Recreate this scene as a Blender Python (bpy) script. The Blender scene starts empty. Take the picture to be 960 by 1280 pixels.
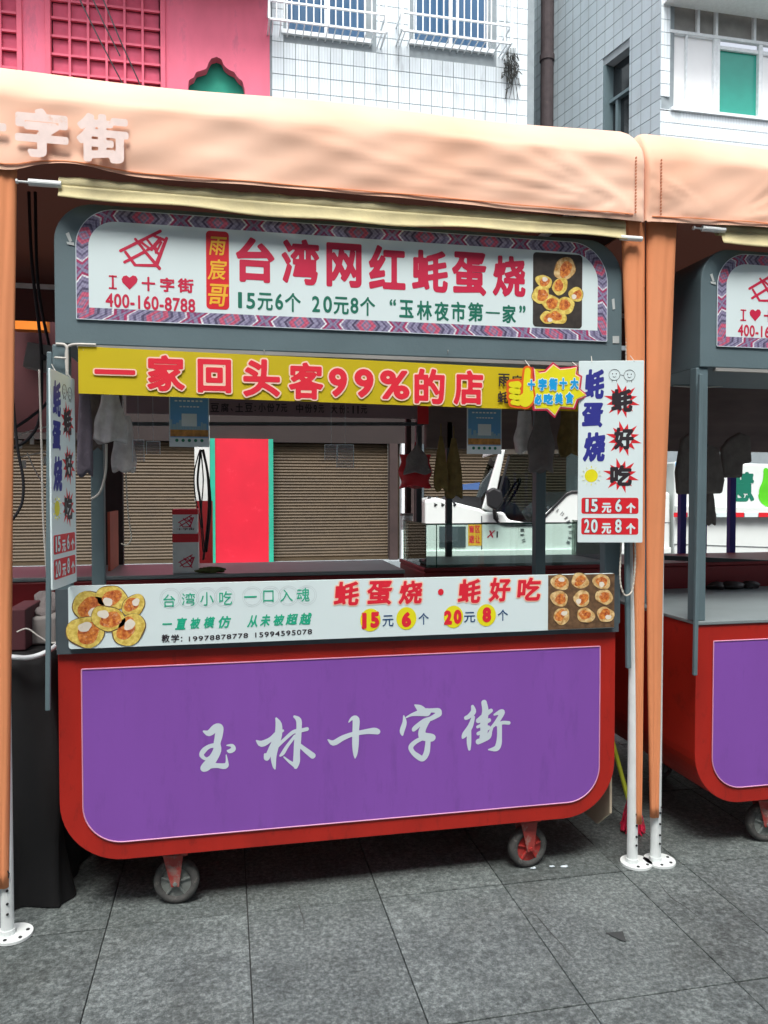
import bpy, math, random
import numpy as np
from mathutils import Vector, Matrix
random.seed(7)
sc = bpy.context.scene
col = sc.collection
R = math.radians

# ---------------------------------------------------------------- camera, world, sun, exposure
YAW, PIT, FPX, CD, CH = R(11.658), R(-1.6), 958.4, 2.78, 1.5
FW = Vector((math.sin(YAW)*math.cos(PIT), math.cos(YAW)*math.cos(PIT), math.sin(PIT)))
RT = Vector((math.cos(YAW), -math.sin(YAW), 0))
UP = RT.cross(FW)
cam = bpy.data.cameras.new('camera'); camo = bpy.data.objects.new('camera', cam); col.objects.link(camo)
cam.sensor_fit = 'VERTICAL'; cam.sensor_height = 36; cam.lens = FPX/1280*36
cam.clip_start = .05; cam.clip_end = 2000
camo.matrix_world = Matrix(((RT.x, UP.x, -FW.x, 0), (RT.y, UP.y, -FW.y, -CD), (RT.z, UP.z, -FW.z, CH), (0, 0, 0, 1)))
sc.camera = camo
w = bpy.data.worlds.new('World'); sc.world = w; w.use_nodes = True
nt = w.node_tree; bg = nt.nodes['Background']
sky = nt.nodes.new('ShaderNodeTexSky'); sky.sky_type = 'NISHITA'; sky.sun_disc = False
SUN_EL, SUN_AZ = R(60), R(195)      # azimuth measured clockwise from +Y
sky.sun_elevation = SUN_EL; sky.sun_rotation = SUN_AZ; sky.dust_density = 4; sky.air_density = 1.0; sky.ozone_density = 1
hs = nt.nodes.new('ShaderNodeHueSaturation'); hs.inputs['Saturation'].default_value = .32
nt.links.new(sky.outputs[0], hs.inputs['Color']); nt.links.new(hs.outputs[0], bg.inputs[0])
bg.inputs[1].default_value = .15
sl = bpy.data.lights.new('sun', 'SUN'); sl.energy = 1.5; sl.angle = R(22); sl.color = (1, .97, .93)
so = bpy.data.objects.new('sun', sl); col.objects.link(so)
sd = Vector((math.sin(SUN_AZ)*math.cos(SUN_EL), math.cos(SUN_AZ)*math.cos(SUN_EL), math.sin(SUN_EL)))
so.rotation_euler = sd.to_track_quat('Z', 'Y').to_euler(); so.location = (0, -5, 20)
sc.view_settings.view_transform = 'Standard'; sc.view_settings.look = 'None'
sc.view_settings.exposure = 1.05; sc.view_settings.gamma = 1
sc.cycles.max_bounces = 8

# ---------------------------------------------------------------- measuring helpers (pixel of the photograph -> point on a real plane)
def ray(px, py):
    return RT*((px-480)/FPX) - UP*((py-640)/FPX) + FW
def at(px, py, Y):
    d = ray(px, py); t = (Y+CD)/d.y
    return (d.x*t, Y, CH+d.z*t)
def xz(px, py, Y):
    p = at(px, py, Y); return (p[0], p[2])
def gr(px, py, Z=0.0):
    d = ray(px, py); t = (Z-CH)/d.z
    return (d.x*t, -CD+d.y*t, Z)

# ---------------------------------------------------------------- mesh builder
OFF = {}
class MB:
    def __init__(s): s.v = []; s.f = []; s.uv = None
    def add(s, vs, fs):
        n = len(s.v); s.v += [tuple(p) for p in vs]; s.f += [tuple(i+n for i in f) for f in fs]; return s
    def box(s, x0, x1, y0, y1, z0, z1):
        return s.add([(x0,y0,z0),(x1,y0,z0),(x1,y1,z0),(x0,y1,z0),(x0,y0,z1),(x1,y0,z1),(x1,y1,z1),(x0,y1,z1)],
                     [(0,3,2,1),(4,5,6,7),(0,1,5,4),(1,2,6,5),(2,3,7,6),(3,0,4,7)])
    def bar(s, a, b, w, h=None):       # box bar between two points
        a, b = Vector(a), Vector(b); d = (b-a).normalized(); h = h or w
        q = Vector((0,0,1)) if abs(d.z) < .9 else Vector((0,1,0))
        u = d.cross(q).normalized(); v = u.cross(d)
        c = [u*w/2*i+v*h/2*j for i, j in ((-1,-1),(1,-1),(1,1),(-1,1))]
        return s.add([a+k for k in c]+[b+k for k in c], [(3,2,1,0),(4,5,6,7),(0,1,5,4),(1,2,6,5),(2,3,7,6),(3,0,4,7)])
    def tube(s, pts, r, n=8, closed=False):
        pts = [Vector(p) for p in pts]; m = len(pts); vs = []; fs = []
        up = None
        for i, p in enumerate(pts):
            a = pts[i-1] if i else (pts[-1] if closed else p); b = pts[(i+1) % m] if (i < m-1 or closed) else p
            d = (b-a).normalized()
            if up is None: up = d.orthogonal().normalized()
            up = (up-d*up.dot(d)); up = up.normalized() if up.length > 1e-6 else d.orthogonal().normalized()
            v = d.cross(up); rr = r[i] if hasattr(r, '__len__') else r
            for k in range(n):
                t = 2*math.pi*k/n; vs.append(p+(up*math.cos(t)+v*math.sin(t))*rr)
        for i in range(m if closed else m-1):
            j = (i+1) % m
            for k in range(n): fs.append((i*n+k, i*n+(k+1) % n, j*n+(k+1) % n, j*n+k))
        if not closed: fs.append(tuple(range(n-1, -1, -1))); fs.append(tuple((m-1)*n+k for k in range(n)))
        return s.add(vs, fs)
    def cyl(s, c, axis, r, h, n=20, r2=None):
        a = Vector(axis).normalized()*h; c = Vector(c)
        return s.tube([c-a/2, c+a/2], [r, r2 if r2 is not None else r], n)
    def prism(s, out, y0, y1):          # outline of (x, z), counter-clockwise, pushed along y
        n = len(out)
        return s.add([(x,y0,z) for x, z in out]+[(x,y1,z) for x, z in out],
                     [tuple(range(n)), tuple(range(2*n-1, n-1, -1))]+[(i, n+i, n+(i+1) % n, (i+1) % n) for i in range(n)])
    def prismx(s, out, x0, x1):         # outline of (y, z)
        n = len(out)
        return s.add([(x0,y,z) for y, z in out]+[(x1,y,z) for y, z in out],
                     [tuple(range(n-1, -1, -1)), tuple(range(n, 2*n))]+[(i, (i+1) % n, n+(i+1) % n, n+i) for i in range(n)])
    def grid(s, fn, nu, nv):
        vs = [fn(i/nu, j/nv) for j in range(nv+1) for i in range(nu+1)]
        return s.add(vs, [(j*(nu+1)+i, j*(nu+1)+i+1, (j+1)*(nu+1)+i+1, (j+1)*(nu+1)+i) for j in range(nv) for i in range(nu)])

def build(name, mb, mat, parent=None, bevel=0, smooth=False, label=None, solid=0, sub=0, kind=None):
    me = bpy.data.meshes.new(name); v = mb.v
    if parent is not None: o0 = Vector(OFF[parent])
    else:
        xs = [p[0] for p in v]; ys = [p[1] for p in v]; zs = [p[2] for p in v]
        o0 = Vector(((min(xs)+max(xs))/2, (min(ys)+max(ys))/2, min(zs)))
    me.from_pydata([(p[0]-o0.x, p[1]-o0.y, p[2]-o0.z) for p in v], [], mb.f)
    me.materials.append(mat)
    if smooth:
        me.polygons.foreach_set('use_smooth', [True]*len(me.polygons))
    if mb.uv:
        ul = me.uv_layers.new(name='UVMap')
        for l in me.loops: ul.data[l.index].uv = mb.uv[l.vertex_index]
    me.update()
    o = bpy.data.objects.new(name, me); col.objects.link(o)
    if parent is None: o.location = o0
    else: o.parent = parent
    OFF[o] = tuple(o0)
    if bevel:
        m = o.modifiers.new('bevel', 'BEVEL'); m.width = bevel; m.segments = 2; m.limit_method = 'ANGLE'; m.angle_limit = R(40)
    if solid:
        m = o.modifiers.new('solid', 'SOLIDIFY'); m.thickness = solid; m.offset = 0
    if sub:
        m = o.modifiers.new('sub', 'SUBSURF'); m.levels = m.render_levels = sub
    if label: o['label'] = label
    if kind: o['kind'] = kind
    return o
def tag(o, label, cat, group=None):
    o['label'] = label; o['category'] = cat
    if group: o['group'] = group
    return o
def thing(name, label, cat, loc, group=None):
    o = bpy.data.objects.new(name, None); col.objects.link(o); o.location = loc; o.empty_display_size = .1
    OFF[o] = tuple(loc); return tag(o, label, cat, group)
def copy_tree(o, parent=None):
    c = o.copy(); col.objects.link(c)
    if parent is not None: c.parent = parent
    OFF[c] = OFF[o]
    for ch in list(o.children): copy_tree(ch, c)
    return c
def rrect(x0, x1, z0, z1, rbl, rbr, rtr, rtl, n=8):
    out = []
    for cx, cz, r, a0 in ((x0+rbl, z0+rbl, rbl, 180), (x1-rbr, z0+rbr, rbr, 270), (x1-rtr, z1-rtr, rtr, 0), (x0+rtl, z1-rtl, rtl, 90)):
        if r <= 0: out.append((cx, cz)); continue
        for k in range(n+1):
            a = R(a0+90*k/n); out.append((cx+r*math.cos(a), cz+r*math.sin(a)))
    return out

# ---------------------------------------------------------------- materials
def L(h):
    h = h.lstrip('#'); c = [int(h[i:i+2], 16)/255 for i in (0, 2, 4)]
    return tuple(((x+.055)/1.055)**2.4 if x > .04 else x/12.92 for x in c)
def mat(name, c, rough=.6, metal=0, var=.12, vs=6, bump=0, bs=60, c2=None, spots=None, alpha=None, trans=0, coat=0, rand=0, stretch=(1,1,1), spec=None, world=False):
    m = bpy.data.materials.new(name); m.use_nodes = True; n = m.node_tree; N = n.nodes; K = n.links
    b = N['Principled BSDF']; b.inputs['Roughness'].default_value = rough; b.inputs['Metallic'].default_value = metal
    if spec is not None: b.inputs['Specular IOR Level'].default_value = spec
    if coat: b.inputs['Coat Weight'].default_value = coat
    tc = N.new('ShaderNodeTexCoord'); mp = N.new('ShaderNodeMapping'); mp.inputs['Scale'].default_value = stretch
    K.new(N.new('ShaderNodeNewGeometry').outputs['Position'] if world else tc.outputs['Object'], mp.inputs[0])
    nz = N.new('ShaderNodeTexNoise'); nz.inputs['Scale'].default_value = vs; nz.inputs['Detail'].default_value = 6
    K.new(mp.outputs[0], nz.inputs['Vector'])
    rp = N.new('ShaderNodeValToRGB'); e = rp.color_ramp.elements
    lo = tuple(x*(1-var) for x in c); hi = tuple(min(1, x*(1+var)) for x in c) if c2 is None else c2
    e[0].position = .3; e[0].color = (*lo, 1); e[1].position = .7; e[1].color = (*hi, 1)
    K.new(nz.outputs['Fac'], rp.inputs[0]); out = rp.outputs[0]
    if spots:      # (colour, scale, threshold, strength)
        sc_, ss, th, st = spots
        n2 = N.new('ShaderNodeTexNoise'); n2.inputs['Scale'].default_value = ss; n2.inputs['Detail'].default_value = 8; n2.inputs['Roughness'].default_value = .7
        K.new(mp.outputs[0], n2.inputs['Vector'])
        mr = N.new('ShaderNodeMapRange'); mr.inputs[1].default_value = th; mr.inputs[2].default_value = th+.12; mr.inputs[4].default_value = st
        K.new(n2.outputs['Fac'], mr.inputs[0]); mx = N.new('ShaderNodeMix'); mx.data_type = 'RGBA'
        K.new(mr.outputs[0], mx.inputs[0]); K.new(out, mx.inputs[6]); mx.inputs[7].default_value = (*sc_, 1); out = mx.outputs[2]
    if rand:
        oi = N.new('ShaderNodeObjectInfo'); mr = N.new('ShaderNodeMapRange'); mr.inputs[3].default_value = 1-rand; mr.inputs[4].default_value = 1+rand
        K.new(oi.outputs['Random'], mr.inputs[0]); hv = N.new('ShaderNodeHueSaturation'); K.new(mr.outputs[0], hv.inputs['Value']); K.new(out, hv.inputs['Color']); out = hv.outputs[0]
    K.new(out, b.inputs['Base Color'])
    if bump:
        n3 = N.new('ShaderNodeTexNoise'); n3.inputs['Scale'].default_value = bs; n3.inputs['Detail'].default_value = 4; K.new(mp.outputs[0], n3.inputs['Vector'])
        bp = N.new('ShaderNodeBump'); bp.inputs['Strength'].default_value = bump; bp.inputs['Distance'].default_value = .01
        K.new(n3.outputs['Fac'], bp.inputs['Height']); K.new(bp.outputs[0], b.inputs['Normal'])
    if alpha is not None: b.inputs['Alpha'].default_value = alpha
    if trans:       # thin translucent cloth or film
        tr = N.new('ShaderNodeBsdfTranslucent'); K.new(out, tr.inputs[0]); ms = N.new('ShaderNodeMixShader'); ms.inputs[0].default_value = trans
        K.new(b.outputs[0], ms.inputs[1]); K.new(tr.outputs[0], ms.inputs[2]); K.new(ms.outputs[0], N['Material Output'].inputs[0])
    return m
def glass(name, c, rough=.03, mixv=.25):
    m = bpy.data.materials.new(name); m.use_nodes = True; N = m.node_tree.nodes; K = m.node_tree.links
    g = N.new('ShaderNodeBsdfGlossy'); g.inputs['Roughness'].default_value = rough
    t = N.new('ShaderNodeBsdfTransparent'); t.inputs[0].default_value = (*c, 1)
    f = N.new('ShaderNodeFresnel'); f.inputs[0].default_value = 1.5
    a = N.new('ShaderNodeMath'); a.operation = 'ADD'; a.inputs[1].default_value = mixv*.2; K.new(f.outputs[0], a.inputs[0])
    x = N.new('ShaderNodeMixShader'); K.new(a.outputs[0], x.inputs[0]); K.new(t.outputs[0], x.inputs[1]); K.new(g.outputs[0], x.inputs[2])
    K.new(x.outputs[0], N['Material Output'].inputs[0]); return m
def film(name, c, op=.5, rough=.3):   # milky plastic bag: part see-through
    m = mat(name, c, rough, var=.2, vs=30, bump=.6, bs=40); m.node_tree.nodes['Principled BSDF'].inputs['Alpha'].default_value = op; return m

M = {}
M['red'] = mat('cart_red', L('ab2216'), .45, var=.12, vs=3, stretch=(3, 1, 1), spots=(L('6e1811'), 11, .56, .45), bump=.05, bs=120)
M['darkred'] = mat('back_red', L('7d1218'), .5, var=.15, vs=4)
M['purple'] = mat('purple_panel', L('8650ae'), .5, var=.05, vs=1.5, spots=(L('6f4494'), 3.2, .54, .4), stretch=(4, 1, .9))
M['trim'] = mat('pink_trim', L('d99ab8'), .5, var=.1)
M['lettergrey'] = mat('pale_lettering', L('cfdce2'), .5, var=.04)
M['steel'] = mat('grey_blue_paint', L('5f7277'), .5, var=.08, vs=5, spots=(L('515f65'), 14, .66, .4), bump=.05, bs=90)
M['steeld'] = mat('dark_grey_paint', L('4c565b'), .5, var=.12, vs=8)
M['counter'] = mat('stainless_counter', L('8f9a9b'), .5, .35, var=.1, vs=4, spots=(L('6b7476'), 10, .6, .4))
M['white'] = mat('white_print', L('dcecec'), .4, var=.02, vs=2)
M['whitepaint'] = mat('white_paint', L('e2e8e6'), .45, var=.06, vs=20, spots=(L('8b8a80'), 40, .68, .6), bump=.05)
M['crimson'] = mat('crimson_ink', L('c81f45'), .5, var=.05)
M['scarlet'] = mat('scarlet_ink', L('e02438'), .5, var=.04)
M['peach'] = mat('halo_ink', L('f8d2ba'), .5, var=.03)
M['green'] = mat('dark_green_ink', L('12705a'), .5, var=.05)
M['teal'] = mat('teal_ink', L('1fb08a'), .5, var=.05)
M['ink'] = mat('black_ink', L('2a2228'), .5, var=.08)
M['navy'] = mat('navy_ink', L('2b2f8a'), .5, var=.06)
M['blueink'] = mat('blue_ink', L('1c4a78'), .5, var=.06)
M['cyan'] = mat('cyan_ink', L('1aa0e0'), .4, var=.05)
M['redbox'] = mat('red_print', L('d8232e'), .45, var=.05)
M['gold'] = mat('gold_ink', L('f0b838'), .4, var=.08)
M['yellow'] = mat('yellow_print', L('e8e020'), .4, var=.05)
M['banner'] = mat('yellow_banner', L('d2bc00'), .6, var=.05, vs=3, trans=.15, bump=.1, bs=8)
M['palegrey'] = mat('pale_line_ink', L('c0cccc'), .5, var=.03)
M['rope'] = mat('rope', L('cfcabc'), .9, var=.2, vs=200, bump=.5, bs=300)
M['cream'] = mat('cream_canvas', L('e6dcae'), .85, var=.12, vs=9, spots=(L('8f8458'), 18, .64, .6), bump=.5, bs=20, trans=.3)
M['black'] = mat('black_plastic', L('1b1c1f'), .5, var=.2)
M['rubber'] = mat('tyre_rubber', L('4a4a48'), .85, var=.2, vs=30, spots=(L('85827a'), 40, .55, .5), bump=.3)
M['fork'] = mat('worn_red_fork', L('9c3a34'), .6, var=.15, vs=20, spots=(L('8c8078'), 25, .5, .7), bump=.2)
M['hub'] = mat('grey_hub', L('7a807c'), .6, var=.2, vs=30, spots=(L('45423e'), 30, .55, .7))
M['fabdark'] = mat('black_tarp', L('08080a'), .85, var=.25, vs=6, bump=.4, bs=12)
M['brown'] = mat('dark_brown', L('3c2e2c'), .7, var=.2, vs=5)
M['lintel'] = mat('lintel_paint', L('2a211f'), .8, var=.15, vs=2)
M['hbrown'] = mat('header_brown', L('6f625e'), .7, var=.2, vs=3, stretch=(1, 1, 5))
M['maroonbox'] = mat('maroon_box', L('4a2228'), .8, var=.2)
M['stitch'] = mat('seam_thread', L('c07a58'), .8)
M['sauce'] = mat('red_sauce_print', L('a8321c'), .4, var=.3, vs=120, c2=L('e08a4a'))
M['leaf'] = mat('dead_leaf', L('3d4140'), .8, var=.2)
M['wire'] = mat('white_cable', L('c9c6be'), .6, var=.1)
M['bars'] = mat('white_bars', L('e6ecee'), .5, var=.08, vs=14, spots=(L('9a8a7a'), 20, .66, .5))
M['flap'] = mat('yellow_egg', L('e8c048'), .5, var=.3, vs=80, c2=L('f4e07a'), spots=(L('b98a28'), 60, .58, .7))
M['crust'] = mat('golden_crust', L('d99a45'), .5, var=.3, vs=60, c2=L('f2d9a0'), spots=(L('8a4a1c'), 55, .56, .8))
M['filling'] = mat('orange_filling', L('c8481e'), .4, var=.3, vs=90, c2=L('f0a04a'), spots=(L('f4d8b8'), 110, .56, .8))
M['eggwhite'] = mat('egg_white', L('ece4d4'), .4, var=.06, vs=40, spots=(L('d8b088'), 60, .6, .5))
M['griddle'] = mat('dark_griddle_print', L('3a342f'), .5, var=.4, vs=30)
M['brownprint'] = mat('brown_print', L('6a5038'), .5, var=.4, vs=50)
M['shutter'] = mat('roller_shutter', L('4d3f2b'), .6, .1, var=.12, vs=2, spots=(L('382c1e'), 5, .52, .6), bump=.1, stretch=(1, 1, 3))
M['redwall'] = mat('red_stucco', L('e8748c'), .85, var=.07, vs=2, stretch=(1.6, 1.6, .6), world=True, spots=(L('b8687e'), 2, .54, .5), bump=.3, bs=60)
M['redframe'] = mat('red_lattice', L('e06a80'), .8, var=.08, vs=4)
M['redpane'] = mat('red_pane', L('c85670'), .8, var=.1, vs=6)
M['tealwall'] = mat('teal_paint', L('22a085'), .7, var=.1, vs=4)
M['redpil'] = mat('red_pilaster', L('cf1430'), .6, var=.07, vs=2, spots=(L('e84a5c'), 4, .6, .45))
M['grout'] = mat('grout', L('8d979b'), .9, var=.1, vs=6)
M['downpipe'] = mat('rusty_dark_pipe', L('3f3638'), .8, var=.25, vs=8, spots=(L('6b5a52'), 10, .6, .5))
M['winglass'] = mat('blue_window_glass', L('31587a'), .12, .0, var=.1, vs=1.5)
M['tealglass'] = mat('teal_window_glass', L('2a9a88'), .2, var=.04)
M['curtain'] = mat('white_curtain', L('f4f6f6'), .8, var=.02, vs=4)
M['darkglass'] = mat('dark_window', L('23292c'), .1, var=.1)
M['asphalt'] = mat('asphalt', (.05, .05, .052), .9, var=.2, vs=20)
M['truckwhite'] = mat('vehicle_white', L('e2e9e6'), .25, var=.02, coat=.4)
M['tan'] = mat('tan_cardboard', L('b9ac96'), .8, var=.1)
M['styro'] = mat('grey_foam', L('8b8784'), .9, var=.15, vs=12)
M['cable'] = mat('black_cable', L('1d1d22'), .5, var=.2)
M['bag'] = film('milky_bag', L('f0eef0'), .62)
M['bagred'] = mat('red_bag', L('c4222c'), .4, var=.15, vs=12, bump=.4, bs=20)
M['bagolive'] = mat('olive_gloves', L('7d6a3c'), .9, var=.25, vs=25, bump=.6, bs=50)
M['clothgrey'] = mat('grey_cloth', L('77706f'), .95, var=.15, vs=20, bump=.5, bs=60)
M['clothdark'] = mat('dark_cloth', L('6a625d'), .95, var=.2, vs=20, bump=.5, bs=60)
M['clothmauve'] = mat('mauve_cloth', L('6d6672'), .95, var=.15, vs=20, bump=.5, bs=60)
M['glassguard'] = glass('green_glass', (.80, .90, .86))
M['glassedge'] = mat('glass_edge', L('0f4436'), .2)
M['tinted'] = glass('tinted_glass', (.48, .54, .53), .05)
M['acrylic'] = glass('clear_acrylic', (.85, .85, .85), .1)
M['pinkfib'] = mat('pink_bristles', L('e0284e'), .7, var=.3, vs=60)
M['lime'] = mat('lime_handle', L('b9c43a'), .4, var=.1)
M['poster'] = mat('poster_blue', L('5c9cd2'), .35, var=.1, vs=4)
M['boardgrey'] = mat('underside_board', L('8f8f8b'), .7, var=.15, vs=5)

# tile cladding: pale ceramic with fine vertical joints
def tilemat(name, c, pitch):
    m = mat(name, c, .3, var=.06, vs=1.2, rand=.06, spots=(L('8f9696'), 1.5, .56, .45), stretch=(2.2, 2.2, .45), world=True); N = m.node_tree.nodes; K = m.node_tree.links
    b = N['Principled BSDF']; src = b.inputs['Base Color'].links[0].from_socket
    tc = N.new('ShaderNodeTexCoord'); sx = N.new('ShaderNodeSeparateXYZ'); K.new(tc.outputs['Object'], sx.inputs[0])
    a = N.new('ShaderNodeMath'); a.operation = 'DIVIDE'; a.inputs[1].default_value = pitch; K.new(sx.outputs[0], a.inputs[0])
    f = N.new('ShaderNodeMath'); f.operation = 'FRACT'; K.new(a.outputs[0], f.inputs[0])
    g = N.new('ShaderNodeMath'); g.operation = 'LESS_THAN'; g.inputs[1].default_value = .13; K.new(f.outputs[0], g.inputs[0])
    mx = N.new('ShaderNodeMix'); mx.data_type = 'RGBA'; K.new(g.outputs[0], mx.inputs[0]); K.new(src, mx.inputs[6]); mx.inputs[7].default_value = (*[x*.72 for x in c], 1)
    K.new(mx.outputs[2], b.inputs['Base Color']); return m
M['tile'] = tilemat('white_tile', L('dce6ea'), .055)
M['tilegrey'] = tilemat('grey_tile', L('a8b6bc'), .05)

M['valink'] = mat('worn_white_ink', L('f2ded6'), .7, var=.06, vs=30, spots=(L('ecc0a4'), 25, .60, .8))
# canopy cloth: peach outside, dark maroon on the inner faces
def canopymat():
    m = bpy.data.materials.new('peach_canopy_cloth'); m.use_nodes = True; N = m.node_tree.nodes; K = m.node_tree.links
    b = N['Principled BSDF']; b.inputs['Roughness'].default_value = .75
    b.inputs['Sheen Weight'].default_value = .3; b.inputs['Sheen Roughness'].default_value = .5
    tc = N.new('ShaderNodeTexCoord'); nz = N.new('ShaderNodeTexNoise'); nz.inputs['Scale'].default_value = 1.6; nz.inputs['Detail'].default_value = 5
    K.new(tc.outputs['Object'], nz.inputs['Vector']); rp = N.new('ShaderNodeValToRGB'); e = rp.color_ramp.elements
    e[0].position = .3; e[0].color = (*L('efb898'), 1); e[1].position = .7; e[1].color = (*L('fbd2b8'), 1); K.new(nz.outputs['Fac'], rp.inputs[0])
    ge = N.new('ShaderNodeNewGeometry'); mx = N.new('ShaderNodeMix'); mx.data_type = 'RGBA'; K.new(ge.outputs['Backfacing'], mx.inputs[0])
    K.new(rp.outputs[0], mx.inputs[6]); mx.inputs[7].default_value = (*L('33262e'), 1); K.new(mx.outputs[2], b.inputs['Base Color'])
    n3 = N.new('ShaderNodeTexNoise'); n3.inputs['Scale'].default_value = 7; n3.inputs['Detail'].default_value = 3; K.new(tc.outputs['Object'], n3.inputs['Vector'])
    bp = N.new('ShaderNodeBump'); bp.inputs['Strength'].default_value = .08; bp.inputs['Distance'].default_value = .01; K.new(n3.outputs['Fac'], bp.inputs['Height']); K.new(bp.outputs[0], b.inputs['Normal'])
    tr = N.new('ShaderNodeBsdfTranslucent'); tr.inputs[0].default_value = (.6, .18, .08, 1); ms = N.new('ShaderNodeMixShader'); ms.inputs[0].default_value = .025
    K.new(b.outputs[0], ms.inputs[1]); K.new(tr.outputs[0], ms.inputs[2]); K.new(ms.outputs[0], N['Material Output'].inputs[0])
    return m
M['canopy'] = canopymat()
M['sleeve'] = mat('orange_sleeve', L('ee9a68'), .8, var=.06, vs=3, bump=.1, bs=8, trans=.12)

# granite paving
def granite():
    m = bpy.data.materials.new('granite'); m.use_nodes = True; N = m.node_tree.nodes; K = m.node_tree.links
    b = N['Principled BSDF']; b.inputs['Roughness'].default_value = .62
    tc = N.new('ShaderNodeTexCoord'); oi = N.new('ShaderNodeObjectInfo'); va = N.new('ShaderNodeVectorMath'); va.operation = 'ADD'
    K.new(tc.outputs['Object'], va.inputs[0]); cb = N.new('ShaderNodeCombineXYZ')
    mu = N.new('ShaderNodeMath'); mu.operation = 'MULTIPLY'; mu.inputs[1].default_value = 37; K.new(oi.outputs['Random'], mu.inputs[0]); K.new(mu.outputs[0], cb.inputs[0]); K.new(mu.outputs[0], cb.inputs[2]); K.new(cb.outputs[0], va.inputs[1])
    def noise(s, d, ro=.6, vec=va):
        n = N.new('ShaderNodeTexNoise'); n.inputs['Scale'].default_value = s; n.inputs['Detail'].default_value = d; n.inputs['Roughness'].default_value = ro; K.new(vec.outputs[0], n.inputs['Vector']); return n
    def ramp(src, stops):
        r = N.new('ShaderNodeValToRGB'); el = r.color_ramp.elements
        while len(el) < len(stops): el.new(.5)
        for q, (p, c) in zip(el, stops): q.position = p; q.color = (*c, 1)
        K.new(src, r.inputs[0]); return r
    a = ramp(noise(62, 6, .8).outputs['Fac'], [(.36, (.048, .058, .056)), (.5, (.112, .131, .127)), (.66, (.25, .285, .276))])
    c = ramp(noise(5, 6, .7).outputs['Fac'], [(.32, (.78, .79, .79)), (.68, (1.16, 1.16, 1.15))])
    geo = N.new('ShaderNodeNewGeometry'); wd = noise(2.1, 8, .7, geo); K.new(geo.outputs['Position'], wd.inputs['Vector'])
    d = ramp(wd.outputs['Fac'], [(.33, (.72, .71, .69)), (.52, (1.02, 1.02, 1.02)), (.66, (1.14, 1.14, 1.13))])
    x1 = N.new('ShaderNodeMix'); x1.data_type = 'RGBA'; x1.blend_type = 'MULTIPLY'; x1.inputs[0].default_value = 1; K.new(a.outputs[0], x1.inputs[6]); K.new(c.outputs[0], x1.inputs[7])
    x2 = N.new('ShaderNodeMix'); x2.data_type = 'RGBA'; x2.blend_type = 'MULTIPLY'; x2.inputs[0].default_value = 1; K.new(x1.outputs[2], x2.inputs[6]); K.new(d.outputs[0], x2.inputs[7])
    mr = N.new('ShaderNodeMapRange'); mr.inputs[3].default_value = .86; mr.inputs[4].default_value = 1.12; K.new(oi.outputs['Random'], mr.inputs[0])
    hv = N.new('ShaderNodeHueSaturation'); K.new(mr.outputs[0], hv.inputs['Value']); K.new(x2.outputs[2], hv.inputs['Color']); K.new(hv.outputs[0], b.inputs['Base Color'])
    bp = N.new('ShaderNodeBump'); bp.inputs['Strength'].default_value = .5; bp.inputs['Distance'].default_value = .006; K.new(noise(70, 5, .7).outputs['Fac'], bp.inputs['Height']); K.new(bp.outputs[0], b.inputs['Normal'])
    return m
M['granite'] = granite()
M['joint'] = mat('dirty_joint', L('4a4c4b'), .95, var=.3, vs=20)

# woven border print running along the header panel (u along, v across)
def bordermat():
    m = bpy.data.materials.new('woven_border_print'); m.use_nodes = True; N = m.node_tree.nodes; K = m.node_tree.links
    b = N['Principled BSDF']; b.inputs['Roughness'].default_value = .5
    tc = N.new('ShaderNodeTexCoord'); sx = N.new('ShaderNodeSeparateXYZ'); K.new(tc.outputs['UV'], sx.inputs[0])
    def ma(op, a, bb, c=None):
        n = N.new('ShaderNodeMath'); n.operation = op
        for i, q in enumerate((a, bb, c)):
            if q is None: continue
            if isinstance(q, (int, float)): n.inputs[i].default_value = q
            else: K.new(q, n.inputs[i])
        return n.outputs[0]
    av = ma('ABSOLUTE', ma('SUBTRACT', sx.outputs[1], .5), None)
    per = ma('PINGPONG', sx.outputs[0], .125)                 # symmetrical repeats, .25 m apart
    t = ma('DIVIDE', ma('ADD', per, ma('MULTIPLY', av, .035)), .145)
    r = N.new('ShaderNodeValToRGB'); r.color_ramp.interpolation = 'CONSTANT'; el = r.color_ramp.elements
    st = [(0, 'c07a94'), (.08, '8a86a6'), (.14, 'd0607c'), (.26, '8b7f9c'), (.32, '55506c'), (.38, '9a98b4'), (.50, '6a6684'), (.56, '8f8aa8'), (.66, 'e6eaee'), (.71, 'b03a68'), (.78, '8f8aa8'), (.88, '9a4a78'), (.94, '7e7a98')]
    while len(el) < len(st): el.new(.5)
    for q, (p, c) in zip(el, st): q.position = p; q.color = (*L(c), 1)
    K.new(t, r.inputs[0])
    ck = N.new('ShaderNodeTexChecker'); ck.inputs['Scale'].default_value = 1; mp = N.new('ShaderNodeMapping'); mp.inputs['Scale'].default_value = (110, 5, 1); K.new(tc.outputs['UV'], mp.inputs[0]); K.new(mp.outputs[0], ck.inputs['Vector'])
    ck.inputs[1].default_value = (1, 1, 1, 1); ck.inputs[2].default_value = (.72, .68, .74, 1)
    mx = N.new('ShaderNodeMix'); mx.data_type = 'RGBA'; mx.blend_type = 'MULTIPLY'; mx.inputs[0].default_value = 1; K.new(r.outputs[0], mx.inputs[6]); K.new(ck.outputs[0], mx.inputs[7]); K.new(mx.outputs[2], b.inputs['Base Color'])
    return m
M['border'] = bordermat()

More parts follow.
